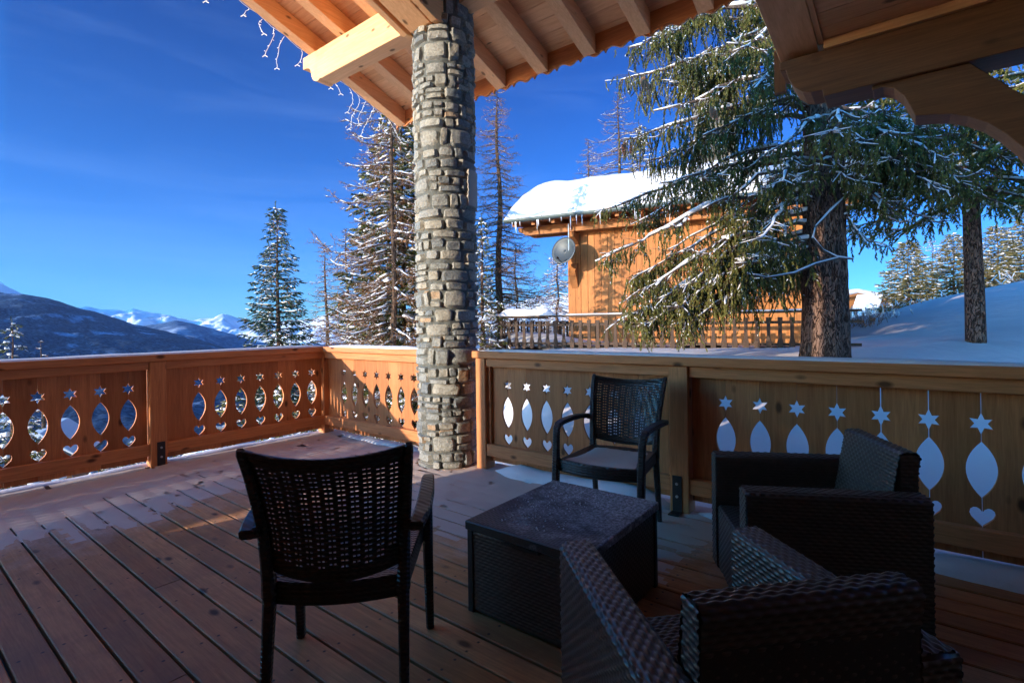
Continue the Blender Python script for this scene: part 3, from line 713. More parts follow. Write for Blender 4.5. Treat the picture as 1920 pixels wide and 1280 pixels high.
# ================================================================== FURNITURE
def weave_grid(P, Nrm, lu, lv, pr=0.0135, ps=0.034, amp=0.0050, su=0.0052, nv=4, phase=0):
    """P(u,v)->points array, Nrm(u,v)->normals; rows of strand run along u and are stacked along v"""
    nu_ = max(2, int(lu / su)); nvv = max(2, int(round(lv / pr)) * nv)
    u = np.linspace(0, lu, nu_ + 1); v = np.linspace(0, lv, nvv + 1); U, Vv = np.meshgrid(u, v)
    pr = lv / max(1, round(lv / pr)); j = np.floor(Vv / pr - 1e-6); tt = Vv / pr - j
    rnd = np.sqrt(np.clip(1 - (2 * tt - 1) ** 2, 0, 1)); wv = 0.5 + 0.5 * np.cos(2 * np.pi * U / ps + np.pi * (j + phase))
    d = amp * rnd * (0.30 + 0.70 * wv)
    pts = P(U, Vv) + Nrm(U, Vv) * d[..., None]
    n1 = nu_ + 1; idx = (np.arange(nvv)[:, None] * n1 + np.arange(nu_)[None, :]).ravel()
    F = np.stack([idx, idx + 1, idx + n1 + 1, idx + n1], 1)
    return pts.reshape(-1, 3), F
def flat(o, eu, ev, en):
    o, eu, ev, en = (np.array(q, float) for q in (o, eu, ev, en))
    return (lambda U, V: o + U[..., None] * eu + V[..., None] * ev, lambda U, V: np.broadcast_to(en, U.shape + (3,)))
def profile_fn(pts, x0, axis):
    """pts: polyline in the plane perpendicular to the axis, wrapped; u runs along the axis"""
    p = np.array(pts, float); seg = np.linalg.norm(np.diff(p, axis=0), axis=1); s = np.concatenate([[0], np.cumsum(seg)])
    def at(V):
        a = np.interp(V, s, p[:, 0]); b = np.interp(V, s, p[:, 1]); return a, b
    def P(U, V):
        a, b = at(V)
        return np.stack([a, x0 + U, b], -1) if axis == 'y' else np.stack([x0 + U, a, b], -1)
    def N(U, V):
        e = 0.004; a0, b0 = at(V - e); a1, b1 = at(V + e); ta, tb = a1 - a0, b1 - b0; l = np.sqrt(ta ** 2 + tb ** 2) + 1e-9
        na, nb = -tb / l, ta / l
        return np.stack([na, 0 * na, nb], -1) if axis == 'y' else np.stack([0 * na, na, nb], -1)
    return P, N, s[-1]
def merge(parts):
    V = []; F = []; n = 0
    for v, f in parts: V.append(v); F.append(np.asarray(f) + n); n += len(v)
    return np.concatenate(V), np.concatenate(F)
def boxnp(a, b):
    m = MB().box(a, b); return np.array(m.v), np.array(m.f)

def armchair():
    t = thing('rattan_armchair', 'dark wicker armchair beside the railing, facing the coffee table', 'armchair', local=True, group='dark woven armchairs without cushions')
    W, D, HA, HB, T = 0.32, 0.31, 0.575, 0.715, 0.095
    for s in (-1, 1):
        xo, xi = s * W, s * (W - T); r = 0.02 * s
        pts = [(xo, 0.04), (xo, HA - 0.02), (xo - r * .3, HA - .006), (xo - r, HA), (xi + r, HA), (xi + r * .3, HA - .006), (xi, HA - 0.02), (xi, 0.30)]
        P, N, ln = profile_fn(pts, -D + 0.002, 'y')
        if s > 0: NN = lambda U, V, N=N: N(U, V)
        else: NN = lambda U, V, N=N: -N(U, V)
        # outward normal check: at the outer face it must point along s
        tst = NN(np.array([[0.1]]), np.array([[0.2]]))[0, 0, 0]
        if tst * s < 0: f0 = NN; NN = lambda U, V, f0=f0: -f0(U, V)
        g = [weave_grid(P, NN, 2 * D - 0.004, ln)]
        xa, xb = min(xo, xi), max(xo, xi)
        g.append(weave_grid(*flat((xa + 0.004, D, 0.04), (1, 0, 0), (0, 0, 1), (0, 1, 0)), T - 0.008, HA - 0.05, ps=0.03))
        g.append(weave_grid(*flat((xa + 0.004, -D, 0.04), (1, 0, 0), (0, 0, 1), (0, -1, 0)), T - 0.008, HA - 0.05, ps=0.03))
        g.append(boxnp((xa + 0.003, -D + 0.003, 0.035), (xb - 0.003, D - 0.003, HA - 0.004)))
        V, F = merge(g); obj('arm', mesh_np('arm', V, F, M_rattan, True), None, t)
    pts = [(-D, 0.04), (-D, HB - 0.10), (-D - 0.012, HB - 0.02), (-D - 0.008, HB - 0.005), (-D + 0.004, HB), (-D + 0.042, HB), (-D + 0.052, HB - .006), (-D + 0.057, HB - 0.02), (-D + 0.125, 0.30)]
    xw = W - T - 0.001
    P, N, ln = profile_fn(pts, -xw, 'x'); tst = N(np.array([[0.1]]), np.array([[0.2]]))[0, 0, 1]
    NN = (lambda U, V: N(U, V)) if tst < 0 else (lambda U, V: -N(U, V))
    g = [weave_grid(P, NN, 2 * xw, ln)]
    for s in (-1, 1):
        g.append(weave_grid(*flat((s * xw, -D - 0.004, HA - 0.02), (0, 1, 0), (0, 0, 1), (s, 0, 0)), 0.060, HB - HA + 0.012, ps=0.03))
    V, F = merge(g); b = obj('backrest', mesh_np('backrest', V, F, M_rattan, True), None, t)
    mb = MB().prism([(-D + 0.004, 0.05), (-D - 0.006, HB - 0.02), (-D + 0.01, HB - 0.004), (-D + 0.04, HB - 0.004), (-D + 0.052, HB - 0.02), (-D + 0.118, 0.31), (-D + 0.118, 0.05)], -xw + 0.002, xw - 0.002, 'x')
    obj('core', mb, M_plastic, b)
    g = [weave_grid(*flat((-xw, -D + 0.1, 0.335), (1, 0, 0), (0, 1, 0), (0, 0, 1)), 2 * xw, 2 * D - 0.115, pr=0.014, ps=0.03), boxnp((-xw, -D + 0.1, 0.30), (xw, D - 0.012, 0.334))]
    g.append(weave_grid(*flat((-xw, D - 0.010, 0.045), (1, 0, 0), (0, 0, 1), (0, 1, 0)), 2 * xw, 0.285)); g.append(boxnp((-xw, D - 0.03, 0.045), (xw, D - 0.0115, 0.298)))
    V, F = merge(g); obj('seat', mesh_np('seat', V, F, M_rattan, True), None, t)
    for sx in (-1, 1):
        for sy in (-1, 1):
            obj('foot', MB().box((sx * (W - 0.045) - 0.02, sy * (D - 0.045) - 0.02, 0.0), (sx * (W - 0.045) + 0.02, sy * (D - 0.045) + 0.02, 0.036)), M_plastic, t)
    return t
arm1 = armchair()
arm1.location = (4.868, -0.815, 0.002); arm1.rotation_euler.z = math.atan2(-0.455, -0.89) - PI / 2
arm2 = dup(arm1)
arm2['label'] = 'dark wicker armchair nearest the viewer, its back turned to the camera'
arm2.location = (4.853, -2.001, 0.002); arm2.rotation_euler.z = math.atan2(0.692, -0.723) - PI / 2

def coffee_table():
    t = thing('coffee_table', 'low dark wicker storage coffee table with a dusting of snow on its lid', 'coffee table', (4.012, -1.350, 0), rz=rad(0.0), local=True)
    X, Y, H = 0.292, 0.345, 0.388
    g = [weave_grid(*flat((-X + 0.012, -Y + 0.012, H - 0.002), (0, 1, 0), (1, 0, 0), (0, 0, 1)), 2 * Y - 0.024, 2 * X - 0.024, pr=0.0135, ps=0.024, amp=0.0022, su=0.0040)]
    V, F = merge(g); lid = obj('lid', MB().box((-X, -Y, H - 0.040), (X, Y, H - 0.0022)), M_lid, t, bevel=0.004)
    obj('woven_top', mesh_np('woven_top', V, F, M_lid, True), None, lid)
    for s in (-1, 1):
        x = s * (X - 0.014); V, F = merge([weave_grid(*flat((x, -Y + 0.03, 0.015), (0, 1, 0), (0, 0, 1), (s, 0, 0)), 2 * Y - 0.06, H - 0.062, pr=0.0135, ps=0.03, amp=0.003), boxnp((min(x, x - s * 0.012), -Y + 0.03, 0.012), (max(x, x - s * 0.012) - 0.0001, Y - 0.03, H - 0.042))]); obj('side_panel', mesh_np('side_panel', V, F, M_rattan, True), None, t)
        y = s * (Y - 0.014); V, F = merge([weave_grid(*flat((-X + 0.03, y, 0.015), (1, 0, 0), (0, 0, 1), (0, s, 0)), 2 * X - 0.06, H - 0.062, pr=0.0135, ps=0.03, amp=0.003), boxnp((-X + 0.03, min(y, y - s * 0.012), 0.012), (X - 0.03, max(y, y - s * 0.012) - 0.0001, H - 0.042))]); obj('side_panel', mesh_np('side_panel', V, F, M_rattan, True), None, t)
        for s2 in (-1, 1):
            a, b = s * (X - 0.022), s2 * (Y - 0.022); obj('corner_post', MB().box((a - 0.015, b - 0.015, 0.0), (a + 0.015, b + 0.015, H - 0.0405)), M_plastic, t, bevel=0.002)
    obj('lid_handle', MB().box((-0.09, -Y - 0.004, H - 0.052), (0.09, -Y + 0.01, H - 0.0405)), M_plastic, lid)
    # loose snow crumbs
    rg = random.Random(8); mb = MB()
    for i in range(260):
        x = rg.gauss(-0.17, 0.10) + 0.14 * rg.random(); y = rg.uniform(-0.26, 0.33); 
        if abs(x) > X - 0.02 or rg.random() < 0.2: continue
        r = rg.uniform(0.001, 0.0035); mb.tube([(x, y, H - 0.001), (x + r, y, H + r * 0.8), (x + 2 * r, y + r * 0.4, H - 0.001)], [r * .5, r, r * .4], 5)
    obj('snow_crumbs', mb, M_snowfine, t)
coffee_table()

def plastic_rattan():
    t = NT('moulded_rattan', 0.38, 0.5); oc = t.coord(); x, y, z = t.sep(oc)
    a = t.math('SINE', t.math('MULTIPLY', z, 430)); b = t.math('SINE', t.math('MULTIPLY', t.math('ADD', x, y), 210)); 
    h = t.math('MULTIPLY', a, t.math('MULTIPLY_ADD', b, 0.5, 0.6)); t.col((0.032, 0.024, 0.022)); t.bump(h, 0.7, 0.003); return t.m
M_chair = plastic_rattan()
def seat_mat():
    t = NT('moulded_seat', 0.38, 0.5); oc = t.coord(); x, y, z = t.sep(oc)
    a = t.math('SINE', t.math('MULTIPLY', y, 300)); b = t.math('SINE', t.math('MULTIPLY', x, 170)); h = t.math('MULTIPLY', a, b); t.col((0.032, 0.024, 0.022)); t.bump(h, 0.9, 0.004); return t.m
M_seat = seat_mat()
def armchair_plastic():
    t = thing('garden_chair', 'dark moulded rattan garden chair seen from behind in the foreground', 'chair', local=True, group='dark moulded armchairs with perforated backs')
    def stile(z): # y position and half width of the back at height z
        y = np.interp(z, [0, .42, .60, .75, .875], [-.275, -.215, -.235, -.275, -.335]); x = np.interp(z, [0, .42, .60, .875], [.204, .200, .210, .234]); return x, y
    def by(s, z): return stile(z)[1] - 0.045 * (1 - s * s)
    for s in (-1, 1):
        P = [(s * stile(z)[0], stile(z)[1], z) for z in (0.0, 0.14, 0.28, 0.40)]
        obj('leg', MB().sweep(P, [0.026, 0.029, 0.032, 0.036], [0.028, 0.032, 0.036, 0.040], Vector((1, 0, 0))), M_chair, t, bevel=0)
        P = [(s * stile(z)[0], stile(z)[1], z) for z in (0.401, 0.46, 0.52, 0.60, 0.70, 0.79, 0.860, 0.875)]
        obj('back_stile', MB().sweep(P, [.042, .038, .034, .032, .030, .028, .026, .018], [.044, .040, .034, .030, .026, .024, .022, .014], Vector((1, 0, 0))), M_chair, t)
        obj('leg', MB().sweep([(s * .252, .250, 0.0), (s * .250, .235, .15), (s * .249, .222, .30), (s * .249, .212, .415)], [.030, .034, .038, .040], [.034, .038, .042, .044], Vector((1, 0, 0))), M_chair, t)
        A = [(s * .249, .211, .4155), (s * .250, .205, .50), (s * .252, .198, .575), (s * .255, .186, .608), (s * .258, .160, .628), (s * .260, .10, .634), (s * .264, -.03, .634), (s * .262, -.14, .628), (s * .254, -.22, .618), (s * .246, -.27, .610)]
        obj('armrest', MB().sweep(A, [.040, .038, .038, .040, .044, .048, .052, .052, .048, .042], [.040, .034, .030, .028, .026, .026, .026, .026, .028, .030], Vector((1, 0, 0))), M_chair, t)
        obj('arm_joint', MB().sweep([(s * .214, -.246, .612), (s * .246, -.252, .610)], [.04, .04], [.035, .03]), M_chair, t)
    # perforated back
    zl = []; z0, z1 = 0.482, 0.862; per = 0.0165; 
    n = int((z1 - z0 - 0.05) / per)
    zs = [z0, z0 + 0.022]; zz = z0 + 0.022; kind = ['e']
    for k in range(2 * n):
        zs.append(zz + 0.0052); kind.append(('h', k)); zs.append(zz + per / 2); kind.append('e'); zz += per / 2
    zs.append(z1); kind.append('e')
    xs = [-1.0, -0.93]; xk = ['e']; npair = 11; pw = 1.86 / npair; q = -0.93
    for k in range(npair):
        for a, kd in ((0.20, 'e'), (0.43, ('p', k)), (0.57, 'e'), (0.80, ('p', k)), (1.0, 'e')): xs.append(q + pw * a); xk.append(kd)
        q += pw
    xs.append(1.0); xk.append('e')
    V = []
    for z in zs:
        for x in xs:
            hw = stile(z)[0] - 0.006; cz = z + 0.0
            f = (z - z0) / (z1 - z0)
            drop = -0.030 * (1 - x * x) * (1 - f) ** 2 - 0.024 * (1 - x * x) * f ** 3
            V.append((hw * x, by(x, z) + 0.004, z + drop))
    k = len(xs); F = []
    for j in range(len(zs) - 1):
        for i in range(k - 1):
            a, b = kind[j], xk[i]
            if a != 'e' and b != 'e' and (a[1] + b[1]) % 2 == 0 and 1 < a[1] < 2 * n - 1: 
                if not (a[1] < 5 and b[1] in (0, npair - 1)): continue
            F.append((j * k + i, j * k + i + 1, (j + 1) * k + i + 1, (j + 1) * k + i))
    bk = obj('perforated_back', mesh_np('perforated_back', V, F, M_chair, False), None, t)
    m = bk.modifiers.new('solid', 'SOLIDIFY'); m.thickness = 0.004; m.offset = 0
    top = [(x * (stile(.862)[0] - .004), by(x, .862) + .004, .865 - .024 * (1 - x * x)) for x in np.linspace(-1, 1, 17)]
    obj('top_rim', MB().sweep(top, 0.016, 0.014), M_chair, t)
    # seat
    def outline(sc, n=14):
        o = []
        for i in range(n + 1):
            u = 2 * i / n - 1; o.append((0.232 * u * sc, (0.205 + 0.050 * (1 - u * u)) * sc + 0.0))
        for i in range(n + 1):
            u = 1 - 2 * i / n; o.append((0.205 * u * sc, (-0.205 - 0.035 * (1 - u * u)) * sc))
        return o
    rings = [(1.0, 0.372), (1.0, 0.432), (0.985, 0.440), (0.93, 0.438), (0.7, 0.425), (0.4, 0.418), (0.1, 0.416)]
    V = []; o0 = len(outline(1))
    for sc, z in rings: V += [(p[0], p[1], z) for p in outline(sc)]
    F = [(j * o0 + i, j * o0 + (i + 1) % o0, (j + 1) * o0 + (i + 1) % o0, (j + 1) * o0 + i) for j in range(len(rings) - 1) for i in range(o0)]
    mb = MB().add(V, F + [tuple(range((len(rings) - 1) * o0, len(rings) * o0)), tuple(range(o0))[::-1]])
    obj('seat', mb, M_seat, t, smooth=False)
    apr = MB(); o = outline(1.012); k2 = []
    for i in range(len(o)):
        k2.append(o[i])
    apr.add([(p[0], p[1], 0.376) for p in k2] + [(p[0], p[1], 0.436) for p in k2] , [(i, (i + 1) % o0, o0 + (i + 1) % o0, o0 + i) for i in range(o0)])
    obj('apron', apr, M_chair, t)
    return t
ch1 = armchair_plastic(); ch2 = dup(ch1)
ch1.location = (3.672, -2.219, 0.002); ch1.rotation_euler.z = YAW + rad(6)
ch2['label'] = 'dark moulded rattan garden chair with snow on its seat, standing against the railing'
ch2.location = (3.845, -0.580, 0.002); ch2.rotation_euler.z = PI + rad(6)
V = []; F = []; 
for j in range(14):
    for i in range(14):
        u, v = i / 13 * 2 - 1, j / 13 * 2 - 1
        x = u * (0.195 + 0.02 * v); y_ = v * 0.195 + 0.030 * v * (1 - u * u) * (1 if v > 0 else 0.6); e = max(abs(u), abs(v))
        V.append((x, y_ - 0.01, 0.4195 + 0.016 * (x * x + y_ * y_) * 12 + 0.010 * (1 - sm(0.7, 1.0, e)) + 0.003 * fbm(x * 18, y_ * 18)))
F = [(j * 14 + i, j * 14 + i + 1, (j + 1) * 14 + i + 1, (j + 1) * 14 + i) for j in range(13) for i in range(13)]
obj('seat_snow', mesh_np('seat_snow', V, F, M_snowdeck, True), None, ch2)

# ================================================================== NEIGHBOURING CHALET
WD = (RT * 0.90 - FW * 0.437).normalized(); WN = Vector((-WD.y, WD.x, 0))      # along the wall; away from us
if WN.dot(FW) < 0: WN = -WN
WA = math.atan2(WD.y, WD.x)
O = cw(1.68, 15.0, 0.60)
def chalet():
    t = thing('neighbour_chalet', 'orange timber chalet across the snow with a thick snow-covered roof', 'chalet', O, WA, local=True)
    # local frame: x along the wall, y away from us, z up; origin at the wall's left foot
    ZW = 3.42; L_ = 6.6
    rg = random.Random(2); mb = MB(); x = 0.0
    while x < L_:
        wd = rg.uniform(0.15, 0.21); mb.box((x, rg.uniform(-.004, .004), 0.0), (min(x + wd, L_), 0.03, ZW)); x += wd + 0.011
    obj('front_boards', mb, M_wall, t)
    mb = MB(); y = 0.036
    while y < 7.0:
        wd = rg.uniform(0.15, 0.21); mb.box((rg.uniform(-.03, -.022), y, 0.0), (0.0, y + wd, ZW + 0.1)); y += wd + 0.006
    obj('side_boards', mb, M_wall, t)
    obj('body', MB().box((0.01, 0.034, -2.0), (L_ - 0.01, 7.0, ZW + 0.3)), M_wall, t)
    # roof slab: low slope rising away
    s = 0.14; y0, y1 = -1.02, 4.2
    obj('roof', MB().prism([(y0, 3.50), (y1, 3.50 + s * (y1 - y0)), (9.0, 3.50), (9.0, 3.62), (y1, 3.64 + s * (y1 - y0)), (y0, 3.62)], -1.48, L_ + 1.0, 'x'), M_wallx, t)
    # rafter ends under the eave, side purlins with shaped ends
    for k in range(15):
        x = -1.35 + 0.6 * k
        if x < L_ + 0.9: obj('rafter', MB().prism([(y0 + 0.06, 3.40), (2.0, 3.40 + s * 2.96), (2.0, 3.50 + s * 2.96), (y0 + 0.06, 3.499)], x, x + 0.10, 'x'), M_wallx, t)
    for (y, zz) in ((-0.42, 3.36), (0.06, 3.36), (2.4, 3.95)):
        obj('roof_beam', MB().prism([(-1.42, zz + 0.10), (-1.40, zz - 0.02), (-1.30, zz - 0.06), (-1.15, zz - 0.14), (L_ + 0.9, zz - 0.14), (L_ + 0.9, zz + 0.10)], y, y + 0.16, 'y'), M_wallx, t)
    # stepped corner brackets carrying the beams
    for (x, zz) in ((-0.10, 3.2), (-0.18, 3.0)): obj('corner_bracket', MB().prism([(-0.50, zz + .19), (-0.46, zz + .06), (-0.30, zz), (0.0, zz - 0.12), (0.0, zz + .19)], 0.02 - x, 0.16 - x, 'x'), M_wallx, t)
    obj('corner_bracket', MB().prism([(0.0, 2.35), (-0.10, 2.30), (-0.30, 2.10), (-0.20, 1.95), (0.0, 1.62)], 0.10, 0.30, 'x'), M_wallx, t)
    # gutter with brackets
    n = 7; g = []
    for x in (-1.52, L_ + 1.02): g += [(x, y0 - 0.09 + 0.095 * math.cos(PI + PI * i / (n - 1)), 3.575 + 0.095 * math.sin(PI + PI * i / (n - 1))) for i in range(n)]
    gm = obj('gutter', MB().add(g, [(i, i + 1, n + i + 1, n + i) for i in range(n - 1)] + [tuple(range(n))]), M_gutter, t)
    m = gm.modifiers.new('s', 'SOLIDIFY'); m.thickness = 0.012
    for k in range(16): obj('gutter_hook', MB().tube([(-1.55 + .6 * k, y0 - 0.155, 3.60), (-1.55 + .6 * k, y0 - 0.15, 3.50), (-1.55 + .6 * k, y0 - 0.07, 3.47), (-1.55 + .6 * k, y0, 3.52)], 0.011, 4), M_gutter, gm)
    # thick rounded snow on the roof
    nx, ny = 70, 40; V = []
    for j in range(ny + 1):
        for i in range(nx + 1):
            u = i / nx; v = j / ny; 
            x = -1.55 + (L_ + 2.60) * u; y = y0 - 0.14 + (9.0 - y0) * v
            dx = min(x + 1.55, L_ + 1.05 - x); dy = min(y - y0 + 0.14, 9.0 - y)
            roof = 3.63 + s * min(y - y0, y1 - y0) - (max(0, y - y1) * 0.30)
            ex = 1 - max(0, 1 - dx / 1.25) ** 2; ey = 1 - max(0, 1 - dy / 0.9) ** 2
            h = 0.98 * max(0, ex) ** 0.5 * max(0, ey) ** 0.5
            h *= 1 + 0.10 * fbm(x * 0.6, y * 0.7, 2, 3); zz = roof + h + 0.03 * fbm(x * 3, y * 3, 4, 3) * min(1, h * 2)
            bul = 0.10 * math.sin(PI * min(1, h)) 
            V.append((x, y, zz if h > 0.02 else roof - 0.06))
    k = nx + 1; F = [(j * k + i, j * k + i + 1, (j + 1) * k + i + 1, (j + 1) * k + i) for j in range(ny) for i in range(nx)]
    obj('roof_snow', mesh_np('roof_snow', V, F, M_snow, True), None, t)
    # icicles
    for q in range(34):
        x = rg.uniform(-1.3, L_ + 0.5); l = rg.uniform(0.08, 0.45); obj('icicle', MB().tube([(x, y0 - 0.13, 3.50), (x + .005, y0 - 0.13, 3.5 - l)], [0.014, 0.002], 5), M_white, t)
    # shuttered window with strap hinges
    sh = obj('shutter', MB().box((4.05, -0.05, 1.02), (4.52, -0.018, 1.98)).box((4.53, -0.05, 1.02), (5.00, -0.018, 1.98)), M_wall, t)
    for z in (1.20, 1.80):
        obj('hinge', MB().box((4.02, -0.060, z - 0.022), (4.42, -0.0505, z + 0.022)), M_steel, sh); obj('hinge', MB().box((4.63, -0.060, z - 0.022), (5.03, -0.0505, z + 0.022)), M_steel, sh)
    obj('window_frame', MB().box((3.96, -0.06, 0.90), (5.10, -0.010, 1.012)).box((3.96, -0.045, 1.985), (5.10, -0.010, 2.09)), M_wallx, t)
    obj('carved_lintel', MB().box((4.3, -0.16, 2.22), (5.3, -0.01, 2.30)).box((4.4, -0.12, 2.32), (5.2, -0.01, 2.40)).box((4.5, -0.09, 2.42), (5.1, -0.01, 2.5)), M_wallx, t)
    # stone chimney on the roof
    V = []; mb = MB(); z = 4.3
    while z < 7.9:
        h = rg.uniform(0.12, 0.22)
        for face in range(4):
            p = 0.0; tot = 1.15 if face % 2 == 0 else 0.9
            while p < tot - 0.02:
                wd = min(rg.uniform(0.15, 0.36), tot - p); o = rg.uniform(0.0, 0.04)
                if face == 0: mb.box((3.3 + p, 2.4 - o, z), (3.3 + p + wd - .015, 2.6, z + h - 0.015))
                elif face == 1: mb.box((4.25, 2.4 + p, z), (4.45 + o, 2.4 + p + wd - .015, z + h - 0.015))
                elif face == 2: mb.box((3.3 + p, 3.1, z), (3.3 + p + wd - .015, 3.3 + o, z + h - 0.015))
                else: mb.box((3.3 - o, 2.4 + p, z), (3.5, 2.4 + p + wd - .015, z + h - 0.015))
                p += wd
        z += h
    c = obj('chimney', mb, M_chimney, t, bevel=0.02)
    obj('chimney_cap', MB().box((3.2, 2.3, 7.92), (4.55, 3.4, 8.0)), M_black, c)
    obj('cap_snow', drift([(3.2 + 0.1 * i, 2.85, 8.0) for i in range(14)], 1.1, 0.35, 5), M_snow, c, smooth=True)
    return t
chalet()
def dish():
    p = O + WD * 0.24 - WN * 0.62; 
    t = thing('satellite_dish', 'round grey satellite dish hanging from the eave at the chalet corner', 'satellite dish', (p.x, p.y, 3.95), 0, local=True)
    c = Vector((-0.12, 0, -0.72)) 
    axis = (-RT * 0.60 - FW * 0.78 + UP * 0.22).normalized(); 
    u = axis.cross(UP).normalized(); v = u.cross(axis).normalized(); V = []; n = 28; m = 6
    for j in range(m + 1):
        r = 0.37 * j / m
        for i in range(n):
            a = 2 * PI * i / n; V.append(c + u * (r * math.cos(a) * 1.05) + v * (r * math.sin(a) * 1.05) + axis * (0.32 * r * r * 2.2))
    F = [(j * n + i, j * n + (i + 1) % n, (j + 1) * n + (i + 1) % n, (j + 1) * n + i) for j in range(m) for i in range(n)]
    o = obj('reflector', MB().add(V, F), M_dish, t, smooth=True); q = o.modifiers.new('s', 'SOLIDIFY'); q.thickness = 0.012
    obj('mast', MB().tube([(0, 0, 0.05), (0, 0, -0.9)], 0.022, 8), M_bolt, t)
    tip = c + axis * 0.42 - v * 0.30
    obj('feed_arm', MB().tube([c - v * 0.38, tip], 0.012, 6).tube([c - v * 0.38 + u * .03, c - v * 0.40 - axis * 0.1, (0, 0, -0.85)], 0.014, 6), M_dish, t)
    obj('receiver_head', MB().tube([tip, tip - axis * 0.10], 0.03, 8), M_black, t)
dish()
# balcony fence of carved pickets
def picket_fence():
    A = cw(-0.36, 14.0, 0.52)
    t = thing('picket_fence', 'weathered picket fence with paddle-shaped slats round the chalet terrace', 'fence', A, WA, local=True)
    Lf, Ls = 8.3, 3.4; H = 0.88; snow = (0, 0, 0)
    prof = [(-0.036, 0.03), (-0.056, 0.08), (-0.060, 0.22), (-0.036, 0.32), (-0.036, 0.62), (-0.050, 0.68), (-0.050, 0.76), (0.050, 0.76), (0.050, 0.68), (0.036, 0.62), (0.036, 0.32), (0.060, 0.22), (0.056, 0.08), (0.036, 0.03)]
    n = int(Lf / 0.225)
    for k in range(n): x = 0.08 + 0.225 * k; obj('picket', MB().prism([(x + a, b) for a, b in prof], -0.012, 0.012, 'y'), M_oldwood, t)
    for k in range(int(Ls / 0.225)): y = 0.12 + 0.225 * k; obj('picket', MB().prism([(y + a, b) for a, b in prof], -0.012, 0.012, 'x'), M_oldwood, t)
    for k in range(9): x = 0.08 + 0.225 * k; obj('picket', MB().prism([(x + a, b) for a, b in prof], Ls, Ls + 0.024, 'y'), M_oldwood, t)
    obj('handrail', MB().box((-0.06, -0.07, H - 0.03), (Lf, 0.07, H + 0.02)), M_oldwood, t, bevel=0.008)
    obj('handrail', MB().box((-0.06, 0.071, H - 0.03), (0.08, Ls + 0.06, H + 0.02)), M_oldwood, t, bevel=0.008)
    obj('cross_rail', MB().box((0.0, 0.013, 0.62), (Lf, 0.06, 0.68)), M_oldwood, t); obj('cross_rail', MB().box((0.0, 0.013, 0.14), (Lf, 0.06, 0.20)), M_oldwood, t)
    obj('cross_rail', MB().box((0.013, 0.061, 0.62), (0.06, Ls, 0.68)), M_oldwood, t)
    obj('cross_rail', MB().box((0.0, Ls + 0.025, 0.62), (2.0, Ls + 0.06, 0.68)), M_oldwood, t)
    obj('rail_snow', drift([(-0.03 + 0.1 * i, 0.0, H + 0.02) for i in range(18)], 0.26, 0.19, 3), M_snow, t, smooth=True)
    obj('rail_snow', drift([(-0.03 + 0.1 * i, 0.0, H + 0.02) for i in range(18, 83)], 0.13, 0.03, 3), M_snow, t, smooth=True)
    obj('terrace_floor', MB().box((0.1, 0.1, -0.9), (Lf, 2.1, -0.02)), M_oldwood, t)
    V = []; 
    for j in range(20):
        for i in range(60): x = 0.02 + 8.2 * i / 59; y = 0.03 + 2.0 * j / 19; V.append((x, y, 0.02 + 0.32 * sm(3.0, 0.6, x) * math.sin(PI * j / 19) + 0.10 + 0.05 * fbm(x, y, 3, 3)))
    obj('terrace_snow', mesh_np('terrace_snow', V, [(j * 60 + i, j * 60 + i + 1, (j + 1) * 60 + i + 1, (j + 1) * 60 + i) for j in range(19) for i in range(59)], M_snow, True), None, t)
picket_fence()

# small far buildings
def gable_house(name, label, r, d, zb, w_, l_, h, rise, rot, mw, mr, snow_t, cat='chalet'):
    t = thing(name, label, cat, cw(r, d, zb), YAW + rot, local=True)
    obj('wall', MB().prism([(-w_ / 2, -1), (w_ / 2, -1), (w_ / 2, h), (0, h + rise), (-w_ / 2, h)], 0.2, l_ - 0.2, 'y'), mw, t)
    o = 0.5; k = rise / (w_ / 2)
    obj('roof', MB().prism([(-w_ / 2 - o, h - o * k), (0, h + rise), (w_ / 2 + o, h - o * k), (w_ / 2 + o, h - o * k + .18), (0, h + rise + .2), (-w_ / 2 - o, h - o * k + .18)], -0.3, l_ + 0.3, 'y'), mr, t)
    obj('roof_snow', MB().prism([(-w_ / 2 - o, h - o * k + .185), (0, h + rise + .205), (w_ / 2 + o, h - o * k + .185), (w_ / 2 + o - .05, h - o * k + .18 + snow_t), (0.2, h + rise + .2 + snow_t), (-0.2, h + rise + .2 + snow_t), (-w_ / 2 - o + .05, h - o * k + .18 + snow_t)], -0.35, l_ + 0.35, 'y'), M_snow, t, bevel=0.12)
    for s in (-1, 1): obj('window', MB().box((s * w_ * .25 - .35, 0.15, h * .4), (s * w_ * .25 + .35, 0.2, h * .4 + .9)), M_glass, t)
    return t
gable_house('far_chalet', 'dark gabled chalet in the valley seen through the left railing cut-outs', -22.4, 24.0, -6.3, 2.4, 4, 1.5, 0.9, 0.5, M_dark['z'], M_black, 0.12)
gable_house('far_chalet', 'low snow-covered hut below the deck, seen under the left railing', -8.6, 14.6, -4.6, 2.2, 3, 1.5, 0.5, -0.3, M_render, M_black, 0.35, cat='hut')
gable_house('far_chalet', 'orange-walled chalet far behind the big spruce trunk at right', 31.0, 46.0, 1.1, 7, 6, 1.6, 0.6, 0.1, M_wall, M_wallx, 0.4)
